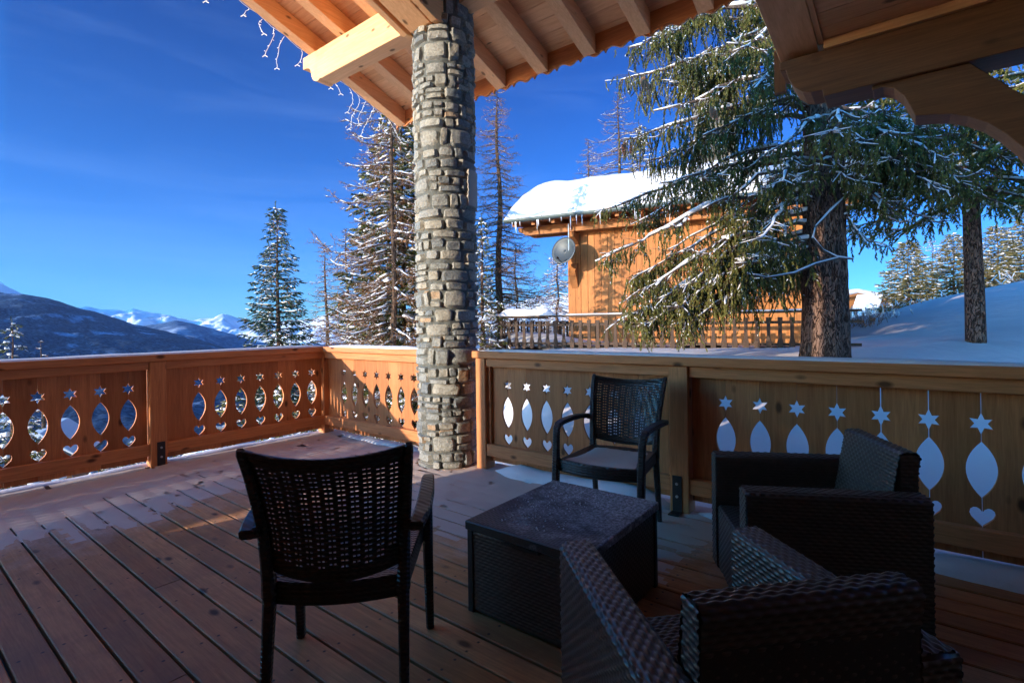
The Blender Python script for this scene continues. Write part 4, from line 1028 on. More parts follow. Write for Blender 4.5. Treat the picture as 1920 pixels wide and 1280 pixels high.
def aframe():
    t = thing('a_frame_cabin', 'tiny brown A-frame cabin standing in the snow at right', 'cabin', cw(22.1, 30.5, 0.55), YAW + 0.15, local=True)
    obj('wall', MB().prism([(-0.62, -0.5), (0.62, -0.5), (0.62, 0.0), (0, 1.7), (-0.62, 0.0)], 0.05, 1.6, 'y'), M_wallx, t)
    obj('roof', MB().prism([(-0.80, -0.25), (0, 1.95), (0.80, -0.25), (0.70, -0.25), (0, 1.72), (-0.70, -0.25)], -0.08, 1.75, 'y'), M_dark['y'], t)
    obj('door', MB().box((-0.2, 0.01, -0.3), (0.2, 0.05, 0.75)), M_black, t)
    obj('roof_snow', MB().prism([(-0.83, -0.2), (0, 2.02), (-0.02, 2.16), (-0.95, -0.2)], -0.1, 1.78, 'y'), M_snow, t)
aframe()
# pole below the deck on the left
t = thing('lamp_post', 'pale round post standing below the deck at the left edge', 'post', cw(-7.55, 8.4, -6), 0, local=True)
obj('shaft', MB().tube([(0, 0, 0), (0, 0, 4.55)], 0.07, 10), plain('pale_paint', (0.42, 0.45, 0.46), 0.5), t)
obj('cap', MB().tube([(0, 0, 4.551), (0, 0, 4.62)], [0.09, 0.03], 10), M_white, t)

# ================================================================== TREES
class Tufts:
    """needle clusters and twig slivers: small triangles spread along shoots"""
    def __init__(s): s.p = []; s.d = []; s.l = []; s.w = []
    def add(s, p, d, l, w): s.p.append(p); s.d.append(d); s.l.append(l); s.w.append(w)
    def build(s, rs, snow_lift=0):
        p = np.array(s.p); d = np.array(s.d); l = np.array(s.l)[:, None]; w = np.array(s.w)[:, None]
        d = d / (np.linalg.norm(d, axis=1)[:, None] + 1e-9)
        r = rs.normal(size=p.shape); u = np.cross(d, r); u /= (np.linalg.norm(u, axis=1)[:, None] + 1e-9)
        a = p - u * w * 0.5; b = p + u * w * 0.5; c = p + d * l + u * w * 0.12; e = p + d * l * 0.9 - u * w * 0.12
        V = np.stack([a, b, c, e], 1).reshape(-1, 3); F = np.arange(len(V)).reshape(-1, 4); return V, F
def spray(T, S_, rg, P, dirn, length, dens, tl, tw, hang, snow, width=0.5):
    """a shoot starting at P: needles on both sides, drooping by hang"""
    n = max(2, int(length / dens)); q = np.array(P, float); d = np.array(dirn, float)
    for i in range(n):
        d = d + np.array([0, 0, -hang]) * (1.0 / n) + np.array([rg.gauss(0, .05), rg.gauss(0, .05), rg.gauss(0, .03)]); d /= np.linalg.norm(d)
        q = q + d * (length / n); k = 1 - 0.45 * i / n
        side = np.array([-d[1], d[0], 0]); 
        for s in (-1, 1):
            dd = d * (0.9 + .3 * rg.random()) + side * s * (width + .5 * rg.random()) + np.array([rg.gauss(0, .25), rg.gauss(0, .25), rg.gauss(-.12, .25)])
            T.add(q, dd, tl * k * rg.uniform(.7, 1.3), tw * rg.uniform(.7, 1.2))
        if snow and rg.random() < snow:
            S_.add(q + np.array([0, 0, tl * 0.10]), d + side * rg.gauss(0, .6) + np.array([0, 0, .1]), tl * rg.uniform(.5, 1.0), tw * rg.uniform(.9, 1.7))
    return q
def snow_on(mb, pts, r, rg, k=1.0, miss=0.2):
    """flattened rolls of snow lying on the top of a limb"""
    run = []
    for i, p in enumerate(pts):
        if rg.random() < miss and len(run) > 1:
            mb.tube(run, [max(0.004, q) for q in np.array(r)[:len(run)] * 0 + rr_], 5, 0.62); run = []
        if not run: rr_ = []
        rad_ = r[i] * k * rg.uniform(0.55, 1.5); run.append((p[0], p[1], p[2] + r[i] * 0.55 + rad_ * 0.25)); rr_.append(rad_)
    if len(run) > 1: mb.tube(run, rr_, 5, 0.62)
def limb_path(rg, base, az, length, rise, droop, upturn, n=9, wob=0.06):
    P = [Vector(base)]; a = az
    for i in range(1, n + 1):
        u = i / n; a += rg.gauss(0, wob); sl = rise * (1 - u) - droop * math.sin(PI * min(1, u * 1.15)) * 1.2 + upturn * max(0, u - 0.6) * 2.2
        st = length / n; P.append(P[-1] + Vector((math.cos(a), math.sin(a), sl + rg.gauss(0, wob * .6))).normalized() * st)
    return P
def conifer(label, x, y, zb, H, R, seed, nl=60, droop=0.35, tl=0.10, tw=0.03, dens=0.05, snow=0.15, mat=None, crown0=0.1, group=None, cones=0, trunk_r=None, wid=0.5, hang=0.5, name='spruce_tree', cat='spruce tree', power=0.85, limb_snow=1.0):
    rg = random.Random(seed); rs = np.random.RandomState(seed)
    t = thing(name, label, cat, (x, y, zb), 0, group=group, local=True); tr = trunk_r or H * 0.014 + 0.03
    wb = MB(); n = 10
    wb.tube([(0.03 * math.sin(i + seed), 0.03 * math.cos(i * 1.3), H * i / n) for i in range(n + 1)], [tr * (1 - i / n) + 0.008 for i in range(n + 1)], 9)
    T = Tufts(); Sn = Tufts(); sb = MB(); cb = MB()
    for k in range(nl):
        u = (k + rg.random()) / nl; z = H * (crown0 + (1 - crown0) * u); ln = R * (1 - u) ** power * rg.uniform(0.72, 1.12) + 0.06 * R
        az = k * 2.4 + rg.gauss(0, .35); dr = droop * (1 - u * 0.75)
        P = limb_path(rg, (0, 0, z), az, ln, 0.15 + 0.35 * u, dr, 0.35, n=7, wob=0.05)
        rr = [max(0.004, tr * 0.22 * (1 - i / 7.5) * (1 - u * .6)) for i in range(8)]; wb.tube(P, rr, 4)
        if limb_snow: snow_on(sb, P[2:], [q + tl * 0.16 for q in rr[2:]], rg, limb_snow, 0.3)
        m = max(4, int(ln / (tl * 0.55)))
        for j in range(m):
            v = (j + rg.random()) / m; i = min(6, int(v * 7)); f = v * 7 - i; p = P[i].lerp(P[i + 1], f); d = (P[i + 1] - P[i]).normalized(); sd_ = Vector((-d.y, d.x, 0)) * (1 if j % 2 else -1)
            l2 = ln * 0.36 * (1 - v) ** 0.5 * (0.4 + v) * rg.uniform(.6, 1.2) + tl
            spray(T, Sn, rg, p, d * 0.7 + sd_ * 0.8 + Vector((0, 0, -0.1)), l2, dens, tl, tw, hang, snow, wid)
        spray(T, Sn, rg, P[-2], (P[-1] - P[-2]), ln * 0.15 + tl, dens, tl, tw, hang * .4, snow, wid)
        if cones and u > 0.35 and rg.random() < cones:
            for _ in range(rg.randint(1, 4)):
                p = P[rg.randint(4, 7)]; c = p + Vector((rg.gauss(0, .06), rg.gauss(0, .06), -0.05)); cb.tube([c, c - Vector((0, 0, .05)), c - Vector((0, 0, .12))], [.012, .022, .008], 5)
    spray(T, Sn, rg, (0, 0, H * .96), (0, 0, 1), H * 0.06, dens * .7, tl * .7, tw, 0, 0, wid)
    obj('trunk', wb, M_bark, t); V, F = T.build(rs); obj('crown', mesh_np('crown', V, F, mat or M_needle), None, t)
    if Sn.p:
        V, F = Sn.build(rs); o = obj('snow_load', mesh_np('snow_load', V, F, M_snowfine), None, t)
    if sb.v: obj('limb_snow', sb, M_snowfine, t, smooth=True)
    if cb.v: obj('cones', cb, M_cone, t)
    return t
def larch(label, x, y, zb, H, R, seed, nl=70, snow=0.0, tw=0.012, crown0=0.15, lean=0, group=None, twig_step=0.10, droop=0.25, knob=0.02, name='bare_larch', trunk_r=None, side=None, limb=1.0):
    rg = random.Random(seed); rs = np.random.RandomState(seed)
    t = thing(name, label, 'larch tree', (x, y, zb), 0, group=group, local=True); tr = trunk_r or H * 0.012 + 0.03
    wb = MB(); n = 10; wb.tube([(lean * (i / n) ** 2 + .05 * math.sin(i * 1.7 + seed), .04 * math.cos(i), H * i / n) for i in range(n + 1)], [tr * (1 - i / n) ** .8 + 0.008 for i in range(n + 1)], 8)
    T = Tufts(); Sn = Tufts(); sb = MB()
    for k in range(nl):
        u = (k + rg.random()) / nl; z = H * (crown0 + (1 - crown0) * u); ln = R * (1 - u) ** 0.7 * rg.uniform(0.55, 1.15) + .05 * R
        az = k * 2.4 + rg.gauss(0, .5)
        if side is not None and rg.random() < 0.5: az = side + rg.gauss(0, .7)
        P = limb_path(rg, (lean * u * u, 0, z), az, ln, 0.35 * u - .02, droop, 0.5, n=8, wob=0.13)
        rr = [max(0.003, tr * 0.20 * limb * (1 - i / 8.6) * (1 - u * .5)) for i in range(9)]; wb.tube(P, rr, 4)
        if snow: snow_on(sb, P[1:], [q * 1.1 + tw * .9 for q in rr[1:]], rg, snow, 0.3)
        m = max(4, int(ln / twig_step))
        for j in range(m):
            v = 0.12 + .88 * (j + rg.random()) / m; i = min(7, int(v * 8)); p = P[i].lerp(P[i + 1], v * 8 - i); d = (P[i + 1] - P[i]).normalized(); sd_ = Vector((-d.y, d.x, 0)) * (1 if j % 2 else -1)
            l2 = ln * 0.28 * rg.uniform(.4, 1.2) * (1 - v * .6) + 0.08; q = np.array(p); dd = np.array(d * .7 + sd_ * .7 + Vector((0, 0, rg.gauss(-.12, .3)))); dd /= np.linalg.norm(dd)
            st = max(2, int(l2 / (twig_step * .9)))
            for s in range(st):
                T.add(q, dd, l2 / st * 1.25, tw * 1.2 * (1 - .5 * s / st)); q = q + dd * (l2 / st); dd = dd + np.array([rg.gauss(0, .2), rg.gauss(0, .2), rg.gauss(.02, .15)]); dd /= np.linalg.norm(dd)
                if knob: T.add(q, np.array([rg.gauss(0, 1), rg.gauss(0, 1), rg.gauss(0, 1)]), knob * 1.3, knob)
                
                for _ in (0, 1): T.add(q, dd + np.array([rg.gauss(0, .8), rg.gauss(0, .8), rg.gauss(0, .5)]), l2 / st * rg.uniform(1.4, 2.4), tw * .55)
                if snow and rg.random() < 0.22 * snow: Sn.add(q + np.array([0, 0, tw * .9]), dd, l2 / st * 1.2, tw * 1.5)
    obj('trunk', wb, M_larchbark, t); V, F = T.build(rs); obj('twigs', mesh_np('twigs', V, F, M_larchtwig), None, t)
    if Sn.p: V, F = Sn.build(rs); obj('snow_load', mesh_np('snow_load', V, F, M_snowfine), None, t)
    if sb.v: obj('limb_snow', sb, M_snowfine, t, smooth=True)
    return t
def at(px, d): # bearing of an image column at depth d
    u = (px - 960) / F_PX; return u * d, d
def base(px, d):
    r, dd = at(px, d); p = cw(r, dd, 0); return p.x, p.y, ground_z(r, dd) - 0.3
def ztop(px, py, d): return CAM.z + (HROW - sr * (px - 960) - py) / F_PX * d
def put(fn, label, px, d, ytop, half_px, seed, **k):
    x, y, zb = base(px, d); H = ztop(px, ytop, d) - zb; return fn(label, x, y, zb, H, half_px * d / F_PX, seed, **k)

# --- single spruce against the sky
put(conifer, 'slim dark green spruce standing alone against the sky, hung with brown cones', 522, 28, 390, 118, 21, nl=170, tl=0.22, tw=0.075, dens=0.085, snow=0.16, droop=0.30, cones=0.55, mat=M_needleblue, crown0=0.02, power=0.92, limb_snow=0.8)
# --- snowy larch and spruce left of the pillar
put(larch, 'tall snowy larch whose bare branches reach left beside the stone pillar', 738, 13, 60, 215, 31, nl=120, snow=1.2, tw=0.013, crown0=0.16, twig_step=0.062, droop=0.34, knob=0.026, side=YAW + PI, trunk_r=0.10, limb=1.3)
put(conifer, 'snow-laden spruce close behind the left edge of the stone pillar', 757, 15, 205, 150, 32, nl=230, tl=0.15, tw=0.055, dens=0.05, snow=0.42, droop=0.45, cones=0.4, crown0=0.10, power=0.55, limb_snow=2.0, trunk_r=0.13)
put(larch, 'bare brown larch behind the snowy larch, lower and thinner', 652, 24, 430, 110, 33, nl=150, snow=0.35, tw=0.018, knob=0.035, twig_step=0.10, group='bare larches behind the deck corner')
put(larch, 'small bare larch at the left edge of the larch group', 612, 27, 455, 80, 34, nl=120, snow=0.4, tw=0.02, knob=0.035, twig_step=0.11, group='bare larches behind the deck corner')
put(larch, 'thin bare larch stem between the larch group and the snowy spruce', 682, 22, 400, 95, 35, nl=130, snow=0.35, tw=0.017, knob=0.03, twig_step=0.10, group='bare larches behind the deck corner')
# --- larches right of the pillar
put(larch, 'tall bare larch just right of the stone pillar, reddish brown twigs', 938, 16, 160, 110, 41, nl=170, snow=0.12, tw=0.013, knob=0.024, twig_step=0.065, crown0=0.10, droop=0.30, trunk_r=0.14)
put(larch, 'thin bare larch standing close beside the tall larch right of the pillar', 968, 19, 460, 95, 42, nl=90, snow=0.4, tw=0.015, knob=0.025, twig_step=0.085)
put(larch, 'bare larch with frosted twigs behind the snowy fence corner', 1046, 22, 470, 60, 43, nl=100, snow=0.9, tw=0.016, knob=0.03, twig_step=0.12)
put(conifer, 'snowy spruce low behind the right edge of the pillar', 905, 14, 410, 55, 44, nl=60, tl=0.11, tw=0.035, dens=0.07, snow=0.45, crown0=0.25, limb_snow=1.6)
put(conifer, 'slender spruce standing hidden right behind the stone pillar', 848, 11.6, 235, 56, 49, nl=90, tl=0.11, tw=0.035, dens=0.06, snow=0.4, crown0=0.1, power=0.5, limb_snow=1.6)
put(larch, 'pale bare larch rising above the chalet roof, taller of two', 1165, 35, 175, 120, 45, nl=110, snow=0.3, tw=0.022, knob=0.04, twig_step=0.22, crown0=0.3, group='bare larches above the chalet roof')
put(larch, 'pale bare larch rising above the chalet roof, shorter of two', 1108, 38, 262, 80, 46, nl=95, snow=0.3, tw=0.022, knob=0.04, twig_step=0.22, crown0=0.3, group='bare larches above the chalet roof')
put(conifer, 'golden green spruce top showing above the chalet roof', 1205, 26, 235, 62, 47, nl=70, tl=0.17, tw=0.05, dens=0.10, snow=0.10, mat=M_needlegold, crown0=0.3)
# --- trees below the deck corner and left
for i, (px, d, yt, hp, lb) in enumerate([(22, 20, 603, 62, 'small snowy spruce top above the railing at the left picture edge'), (432, 12.5, 742, 95, 'snowy spruce below the deck seen through the left railing, middle cut-outs'), (520, 11.5, 730, 95, 'snowy spruce below the deck beside the left corner post'), (585, 13, 715, 80, 'snowy spruce right behind the deck corner post'), (668, 10.5, 700, 85, 'snowy spruce seen through the short railing section'), (745, 10, 735, 80, 'snowy spruce below the railing at the foot of the pillar'), (305, 11, 838, 90, 'snowy spruce under the left railing behind the middle post'), (190, 9.5, 862, 120, 'snowy spruce under the left railing near the picture edge'), (20, 12, 745, 120, 'dark spruce seen through the leftmost cut-outs'), (905, 8.5, 760, 60, 'small snowy spruce below the right side of the pillar')]):
    put(conifer, lb, px, d, yt, hp, 60 + i, nl=46, tl=0.12 if d < 15 else .16, tw=0.04, dens=0.075, snow=0.5, crown0=0.25, limb_snow=1.9, droop=0.4, group=None if px == 22 else 'snowy spruces below the deck')
put(larch, 'frosted bare larch top above the railing near the left edge', 78, 25, 640, 45, 75, nl=40, snow=1.2, tw=0.02, knob=0.04, twig_step=0.2)
rg_ = random.Random(3); src_ = [o for o in bpy.data.objects if o.get('group') == 'snowy spruces below the deck' and o.parent is None][:4]
for i in range(40): # spruces scattered down the valley side
    d_ = rg_.uniform(14, 90); r_ = -d_ * rg_.uniform(0.42, 1.02)
    if ground_z(r_, d_) > -5.0 - (d_ - 14) * 0.02 or abs(r_ / d_ + 0.9) < 0.1 and d_ < 26: continue
    c = dup(src_[i % 4]); c.location = cw(r_, d_, ground_z(r_, d_) - 0.4); c.rotation_euler.z = rg_.uniform(0, 6); k_ = rg_.uniform(0.9, 1.5); c.scale = (k_, k_, k_)
    while c.location.z + 5.5 * k_ > CAM.z - 0.075 * d_: k_ *= 0.9; c.scale = (k_, k_, k_)
    c['group'] = 'spruces scattered down the valley side'; c['label'] = ('young ' if k_ < 1.0 else 'tall ' if k_ > 1.3 else '') + 'snowy spruce ' + ('just below the deck' if d_ < 32 else 'halfway down the slope' if d_ < 60 else 'far down the slope') + ' at left, seen through the railing cut-outs'
# --- right side background
for i, (px, d, yt, hp, lb, fn) in enumerate([(1704, 30, 455, 66, 'broad greenish larch in front of the far hillside, nearest the big trunk', 'c'), (1790, 34, 440, 70, 'snowy conifer on the hillside left of the slim trunk', 'c'), (1872, 33, 425, 75, 'snowy conifer on the hillside right of the slim trunk', 'c'), (1925, 28, 400, 70, 'snowy conifer at the right picture edge on the hillside', 'c'), (1640, 46, 556, 24, 'small snowy conifer beside the tiny cabin', 'c'), (1608, 40, 566, 20, 'little bare tree between the big trunk and the tiny cabin', 'l'), (1832, 40, 440, 60, 'bare larch on the hillside behind the slim trunk', 'l'), (1750, 42, 450, 60, 'bare larch on the hillside between two snowy conifers', 'l')]):
    if fn == 'c': put(conifer, lb, px, d, yt, hp, 80 + i, nl=110, tl=0.24, tw=0.075, dens=0.11, snow=0.12, crown0=0.06, limb_snow=0.55, droop=0.15, hang=0.2, mat=M_needlegold, group='conifers on the snowy hillside')
    else: put(larch, lb, px, d, yt, hp, 80 + i, nl=60, snow=0.8, tw=0.028, knob=0.05, twig_step=0.25)

# --- the big weeping spruce in front of the chalet
def big_spruce():
    rg = random.Random(99); rs = np.random.RandomState(99)
    KS = 7.9 / 7.2; r0, d0 = at(1547, 7.9); p0 = cw(r0, d0, 0); zb = ground_z(r0, d0) - 0.3
    t = thing('big_spruce', 'big old spruce with thick bark and long weeping snow-dusted branches', 'spruce tree', (p0.x, p0.y, zb), 0, local=True)
    H = 13.0; n = 300; k = 80; V = []
    for j in range(n + 1):
        z = H * j / n; r = 0.335 * (1 - 0.62 * j / n) + 0.10 * math.exp(-z * 2.2)
        for i in range(k):
            a = 2 * PI * i / k; e = 1 - abs(mnoise.noise(Vector((math.cos(a) * 3.6 + .25 * fbm(a, z * 2, 1, 2), math.sin(a) * 3.6, z * 1.1)))) * 3.2; q = r * (1 + 0.05 * fbm(math.cos(a) * 1.6, math.sin(a) * 1.6, z * 0.35, 3)) - 0.022 * max(0, e) + 0.006 * fbm(a * 9, z * 6, 4, 3); V.append((q * math.cos(a), q * math.sin(a), z))
    F = [(j * k + i, j * k + (i + 1) % k, (j + 1) * k + (i + 1) % k, (j + 1) * k + i) for j in range(n) for i in range(k)]
    obj('trunk', mesh_np('trunk', V, F, M_bark, True), None, t)
    wb = MB(); sb = MB(); T = Tufts(); Sn = Tufts(); cb = MB()
    def hanging(p, ln, big=1.0):
        # curtain of hanging shoots below a limb
        q = np.array(p, float); d = np.array([rg.gauss(0, .22), rg.gauss(0, .22), -1.0]); st = 0.025; m = max(3, int(ln / st))
        P = [tuple(q)]; 
        for i in range(m):
            d = d + np.array([rg.gauss(0, .10), rg.gauss(0, .10), -0.05]); d /= np.linalg.norm(d); q = q + d * st
            if i % 5 == 4: P.append(tuple(q))
            k_ = 1 - 0.35 * i / m
            for _ in range(4):
                a = rg.uniform(0, 2 * PI); dd = d * rg.uniform(.7, 1.4) + np.array([math.cos(a), math.sin(a), 0]) * 0.55
                T.add(q, dd, 0.042 * k_ * big * rg.uniform(.7, 1.3), 0.018 * big * rg.uniform(.7, 1.3))
            if rg.random() < 0.10: Sn.add(q + np.array([rg.gauss(0, .012), rg.gauss(0, .012), 0.004]), d + np.array([rg.gauss(0, .5), rg.gauss(0, .5), 0]), 0.035, 0.014)
        if len(P) > 1: wb.tube(P, 0.0035, 3, cap=False)
    def limb(P, r0_, den=1.0, hl=0.42, sub=True, sn=1.0, start=0.25):
        m = len(P) - 1; rr = [max(0.006, r0_ * (1 - 0.82 * i / m)) for i in range(m + 1)]
        wb.tube(P, rr, 6)
        sn and snow_on(sb, P, [q * 0.95 + 0.007 for q in rr], rg, 1.0 * sn, 0.33)
        L_ = sum((P[i + 1] - P[i]).length for i in range(m)); c = int(L_ * 30 * den)
        for j in range(c):
            v = start + (1 - start) * (j + rg.random()) / c
            if rg.random() > 0.30 + 0.80 * v or fbm(p0.x + v * L_ * 2.2, r0_ * 90, den * 7, 2) < -0.18: continue
            i = min(m - 1, int(v * m)); p = P[i].lerp(P[i + 1], v * m - i); d = (P[i + 1] - P[i]).normalized(); sd_ = Vector((-d.y, d.x, 0)) * rg.choice((-1, 1))
            # short side twig then a hanging shoot
            l = rg.uniform(0.03, 0.30) * (0.6 + .6 * v); e = p + (d * .5 + sd_ * rg.uniform(.4, 1) + Vector((0, 0, rg.uniform(-.35, .1)))).normalized() * l
            wb.tube([p, p.lerp(e, .5) + Vector((0, 0, .01)), e], [0.006, 0.005, 0.004], 3, cap=False)
            if rg.random() < .32: snow_on(sb, [p, p.lerp(e, .5), e], [0.011, 0.010, 0.008], rg, 1.0, 0)
            hanging(e, rg.uniform(.35, 1.15) * hl * (0.45 + .55 * math.sin(PI * min(1, v * .85 + .15))))
            if rg.random() < 0.5: hanging(p, rg.uniform(.3, .8) * hl * .7)
        if sub:
            for j in range(int(L_ * 2.6)):
                v = rg.uniform(0.2, 0.92); i = min(m - 1, int(v * m)); p = P[i].lerp(P[i + 1], v * m - i); d = (P[i + 1] - P[i]).normalized(); s = rg.choice((-1, 1))
                a = math.atan2(d.y, d.x) + s * rg.uniform(.5, 1.0); Q = limb_path(rg, p, a, rg.uniform(.35, 1.0) * (1.15 - .6 * v), -0.30, 0.55, 0.25, n=8, wob=0.20)
                limb(Q, rr[i] * .5, den * .9, hl * .85, False, sn * .8 if rg.random() < .6 else 0, 0.1)
    # key limbs by where their tips hang: (azimuth from the view's left, length, start height, rise, droop, hanging length)
    Lf = YAW + PI                     # direction to the left across the view
    def tip_limb(px, py, d, z0, r_, hl, den=1.0, sag=0.25, sn=1.0):
        d = d * KS + (1.9 if px < 1400 else 0.2); z0 = 1.22 + (z0 - 1.22) * KS; hl = hl * (1.3 if px < 1400 else 1.1)
        rr_, dd_ = at(px, d); tip = cw(rr_, dd_, ztop(px, py, d)) - Vector((p0.x, p0.y, zb)); s0 = Vector((0, 0, z0 - zb)); n_ = 12; P = []
        side = Vector((-tip.y, tip.x, 0)).normalized() * rg.uniform(-.25, .25)
        for i in range(n_ + 1):
            u = i / n_; p = s0.lerp(tip, u); z = s0.z + (tip.z - s0.z) * (u ** 1.15) + sag * math.sin(PI * u) * 0.8 - 0.10 * math.sin(2 * PI * max(0, u - .5)) 
            P.append(Vector((p.x, p.y, z)) + side * math.sin(PI * u) + Vector((rg.gauss(0, .022), rg.gauss(0, .022), rg.gauss(0, .020))))
        limb(P, r_, den, hl, True, sn)
    for a in [(1128, 395, 6.6, 3.55, .050, .40), (1118, 488, 6.2, 3.0, .046, .34, 1.1, .34, 1.8), (1172, 560, 5.9, 2.75, .042, .46, 1.3, .2, 1.7), (1165, 600, 6.2, 2.5, .040, .42, 1.9, .2, 1.9), (1215, 600, 5.8, 2.4, .036, .55, 1.9, .2, 1.7), (1270, 610, 5.6, 2.3, .036, .5, 1.7), (1190, 520, 6.3, 2.9, .036, .5, 1.5), (1235, 560, 5.6, 2.6, .040, .5, 1.2),
              (1300, 600, 5.5, 2.3, .036, .38, 1.2), (1395, 560, 5.5, 2.2, .034, .62, 1.5), (1168, 262, 6.4, 4.2, .050, .55, 1.0), (1172, 150, 6.8, 5.0, .050, .42, 1.2, .2, 1.2), (1188, 88, 6.6, 5.6, .050, .45, 1.3, .25, 1.6), (1240, 40, 6.2, 5.9, .046, .5, 1.2), (1230, 210, 5.9, 4.5, .044, .5, 1.1),
              (1290, 110, 6.0, 5.3, .044, .55, 1.1), (1330, 250, 5.4, 4.2, .040, .45, .9), (1240, 345, 5.6, 3.7, .044, .45, 1.0), (1360, 40, 6.4, 5.8, .046, .5, 1.1), (1420, 160, 5.6, 4.8, .040, .4, 1.0), (1300, 400, 5.4, 3.3, .040, .40, .9), (1250, 470, 6.4, 3.2, .040, .38, .9), (1430, 450, 5.9, 2.9, .034, .42, .8), (1185, 420, 7.4, 3.5, .04, .4, .9), (1330, 520, 7.2, 3.0, .04, .36, .9),
              (1660, 380, 6.4, 3.2, .040, .35, 1.1), (1720, 330, 6.8, 3.5, .042, .40, 1.1), (1700, 250, 6.2, 3.8, .042, .42, 1.1), (1800, 300, 6.0, 3.9, .040, .42, 1.1), (1650, 220, 7.4, 4.2, .04, .45, 1.2), (1760, 410, 7.2, 3.2, .038, .3, .9), (1600, 330, 6.2, 3.3, .034, .35, .9), (1560, 250, 5.6, 3.9, .036, .4, 1.0), (1480, 340, 6.0, 3.4, .034, .36, .9), (1860, 230, 6.6, 4.3, .04, .45, 1.0), (1640, 460, 6.6, 2.6, .026, .25, .7), (1690, 290, 7.0, 3.9, .04, .45, 1.3), (1750, 260, 6.6, 4.1, .04, .45, 1.3), (1830, 340, 6.8, 3.7, .04, .4, 1.2), (1620, 270, 6.0, 3.9, .036, .42, 1.2), (1700, 420, 6.4, 3.0, .034, .35, 1.1), (1900, 300, 6.8, 4.0, .04, .45, 1.2), (1460, 60, 6.6, 5.6, .046, .5, 1.2), (1300, 30, 6.8, 6.0, .046, .5, 1.2), (1220, 300, 6.6, 4.1, .044, .5, 1.2), (1380, 200, 6.2, 4.6, .040, .45, 1.1), (1450, 280, 6.4, 3.9, .036, .4, 1.0), (1400, 90, 6.0, 5.4, .046, .55, 1.4), (1340, 150, 6.8, 5.2, .044, .55, 1.4), (1440, 380, 7.0, 3.6, .036, .45, 1.1), (1780, 360, 6.0, 3.6, .036, .42, 1.3), (1880, 380, 6.6, 3.5, .036, .4, 1.3), (1260, 160, 6.6, 4.9, .044, .5, 1.1)]:
        tip_limb(*a)
    for q in range(16): # upper crown and far side
        P = limb_path(rg, (0, 0, rg.uniform(4.6, 10.5)), rg.uniform(0, 2 * PI), rg.uniform(1.8, 3.2), 0.1, 0.35, 0.2, n=9, wob=0.08); limb(P, .04, .55, .42, False)
    # bare dead snaking branch on the trunk front
    def cwl(px, py, d): d *= KS; r_, d_ = at(px, d); return cw(r_, d_, ztop(px, py, d)) - Vector((p0.x, p0.y, zb))
    P = [cwl(1585, 372, 6.75), (cwl(1560, 395, 6.6)), cwl(1532, 425, 6.5), cwl(1526, 447, 6.45), cwl(1545, 470, 6.5), cwl(1570, 483, 6.6), cwl(1600, 486, 6.7)]
    wb.tube(P, [.012, .016, .018, .02, .02, .018, .008], 6); snow_on(sb, P, [.02] * 7, rg, 1.1, 0)
    P = [cwl(1572, 484, 6.6), cwl(1530, 495, 6.4), cwl(1490, 512, 6.2), cwl(1440, 520, 6.1), cwl(1415, 515, 6.0)]; wb.tube(P, [.02, .018, .014, .010, .006], 6); snow_on(sb, P, [.018, .016, .013, .01, .008], rg, 1.0, 0)
    for c in ((1210, 150, 6.6), (1222, 158, 6.6), (1180, 270, 6.3), (1345, 205, 5.9)):
        for _ in range(5): q = cwl(c[0] + rg.uniform(-8, 8), c[1] + rg.uniform(-6, 10), c[2]); cb.tube([q, q - Vector((0, 0, .05)), q - Vector((0, 0, .12))], [.014, .02, .008], 6)
    obj('branches', wb, M_twig, t); V, F = T.build(rs); obj('crown', mesh_np('crown', V, F, M_needle), None, t); V, F = Sn.build(rs); obj('snow_load', mesh_np('snow_load', V, F, M_snowfine), None, t); obj('limb_snow', sb, M_snowfine, t, smooth=True); obj('cones', cb, M_cone, t)
    print('big spruce tufts', len(T.p), 'tubes', len(wb.f), len(sb.f))
big_spruce()
# slimmer spruce at right
x, y, zb = base(1826, 9.0)
def slim():
    return conifer('slimmer spruce trunk at right rising out of the shaded snow', x, y, zb, 13.0, 2.4, 77, nl=130, tl=0.11, tw=0.036, dens=0.05, snow=0.10, crown0=0.21, droop=0.42, hang=0.8, trunk_r=0.145, power=0.35, limb_snow=0.8)
slim()
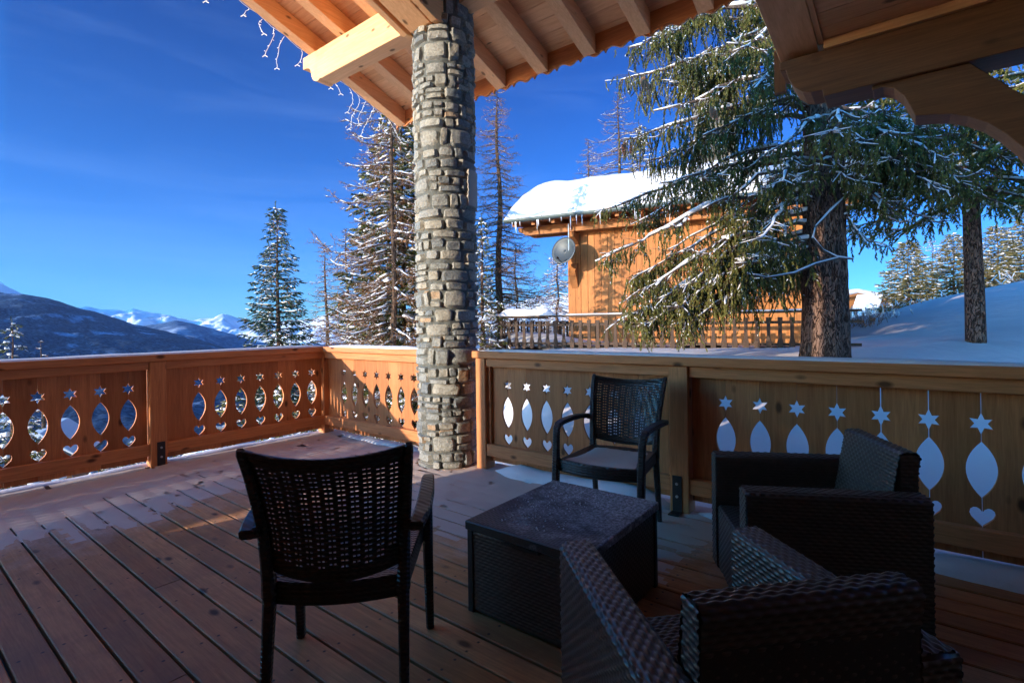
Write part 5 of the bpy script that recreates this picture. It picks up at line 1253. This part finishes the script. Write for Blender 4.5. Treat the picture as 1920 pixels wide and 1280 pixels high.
# dry shrubs poking out of the snow bank
def shrub(label, px, d, py, n, seed, spread, h, snowy=0.5):
    rg = random.Random(seed); r_, d_ = at(px, d); p = cw(r_, d_, ground_z(r_, d_) - 0.05); t = thing('dry_shrub', label, 'shrub', p, 0, group='dry shrubs in the snow bank', local=True); mb = MB(); sb = MB()
    for i in range(n):
        b = Vector((rg.gauss(0, spread), rg.gauss(0, spread), 0)); P = [b]
        dd = Vector((rg.gauss(0, .35), rg.gauss(0, .35), 1)).normalized()
        for s in range(5): dd = (dd + Vector((rg.gauss(0, .2), rg.gauss(0, .2), 0.02))).normalized(); P.append(P[-1] + dd * h * rg.uniform(.12, .24))
        mb.tube(P, [.012, .010, .008, .006, .005, .003], 4)
        for s in (2, 3, 4): mb.tube([P[s], P[s] + Vector((rg.gauss(0, .1), rg.gauss(0, .1), .12)) * h], [.006, .003], 3)
        if rg.random() < snowy: snow_on(sb, P[3:], [.016] * 3, rg, 1.2, 0)
    obj('stems', mb, M_larchtwig, t)
    if sb.v: obj('limb_snow', sb, M_snowfine, t)
for i, (px, d, sp, h, n, lb) in enumerate([(1612, 15, .35, .8, 40, 'tangled dry shrub right beside the big trunk'), (1640, 16, .4, .5, 30, 'low dry shrub on the snow bank, second from the big trunk'), (1688, 19, .5, .4, 26, 'low dry shrub on the crest of the snow bank left of the slim trunk'), (1740, 21, .6, .4, 26, 'sparse dry shrub on the crest just left of the slim trunk'), (1868, 22, .7, .8, 34, 'dry shrub on the crest right of the slim trunk'), (1905, 20, .6, .9, 34, 'taller dry shrub on the crest at the right picture edge')]): shrub(lb, px, d, 0, n, 200 + i, sp, h)

# ================================================================== AIR
def haze():
    t = NT('air', 0.5); t.t.nodes.remove(t.b); v = t.n('ShaderNodeVolumePrincipled'); v.inputs['Density'].default_value = 0.00003; v.inputs['Color'].default_value = (0.28, 0.48, 1.0, 1); v.inputs['Anisotropy'].default_value = 0.0
    o = [q for q in t.t.nodes if q.type == 'OUTPUT_MATERIAL'][0]; t.t.links.new(v.outputs[0], o.inputs['Volume'])
    tag(obj('haze', MB().box((-13000, -13000, -305), (13000, 13000, 1500)), t.m), kind='stuff')
haze()
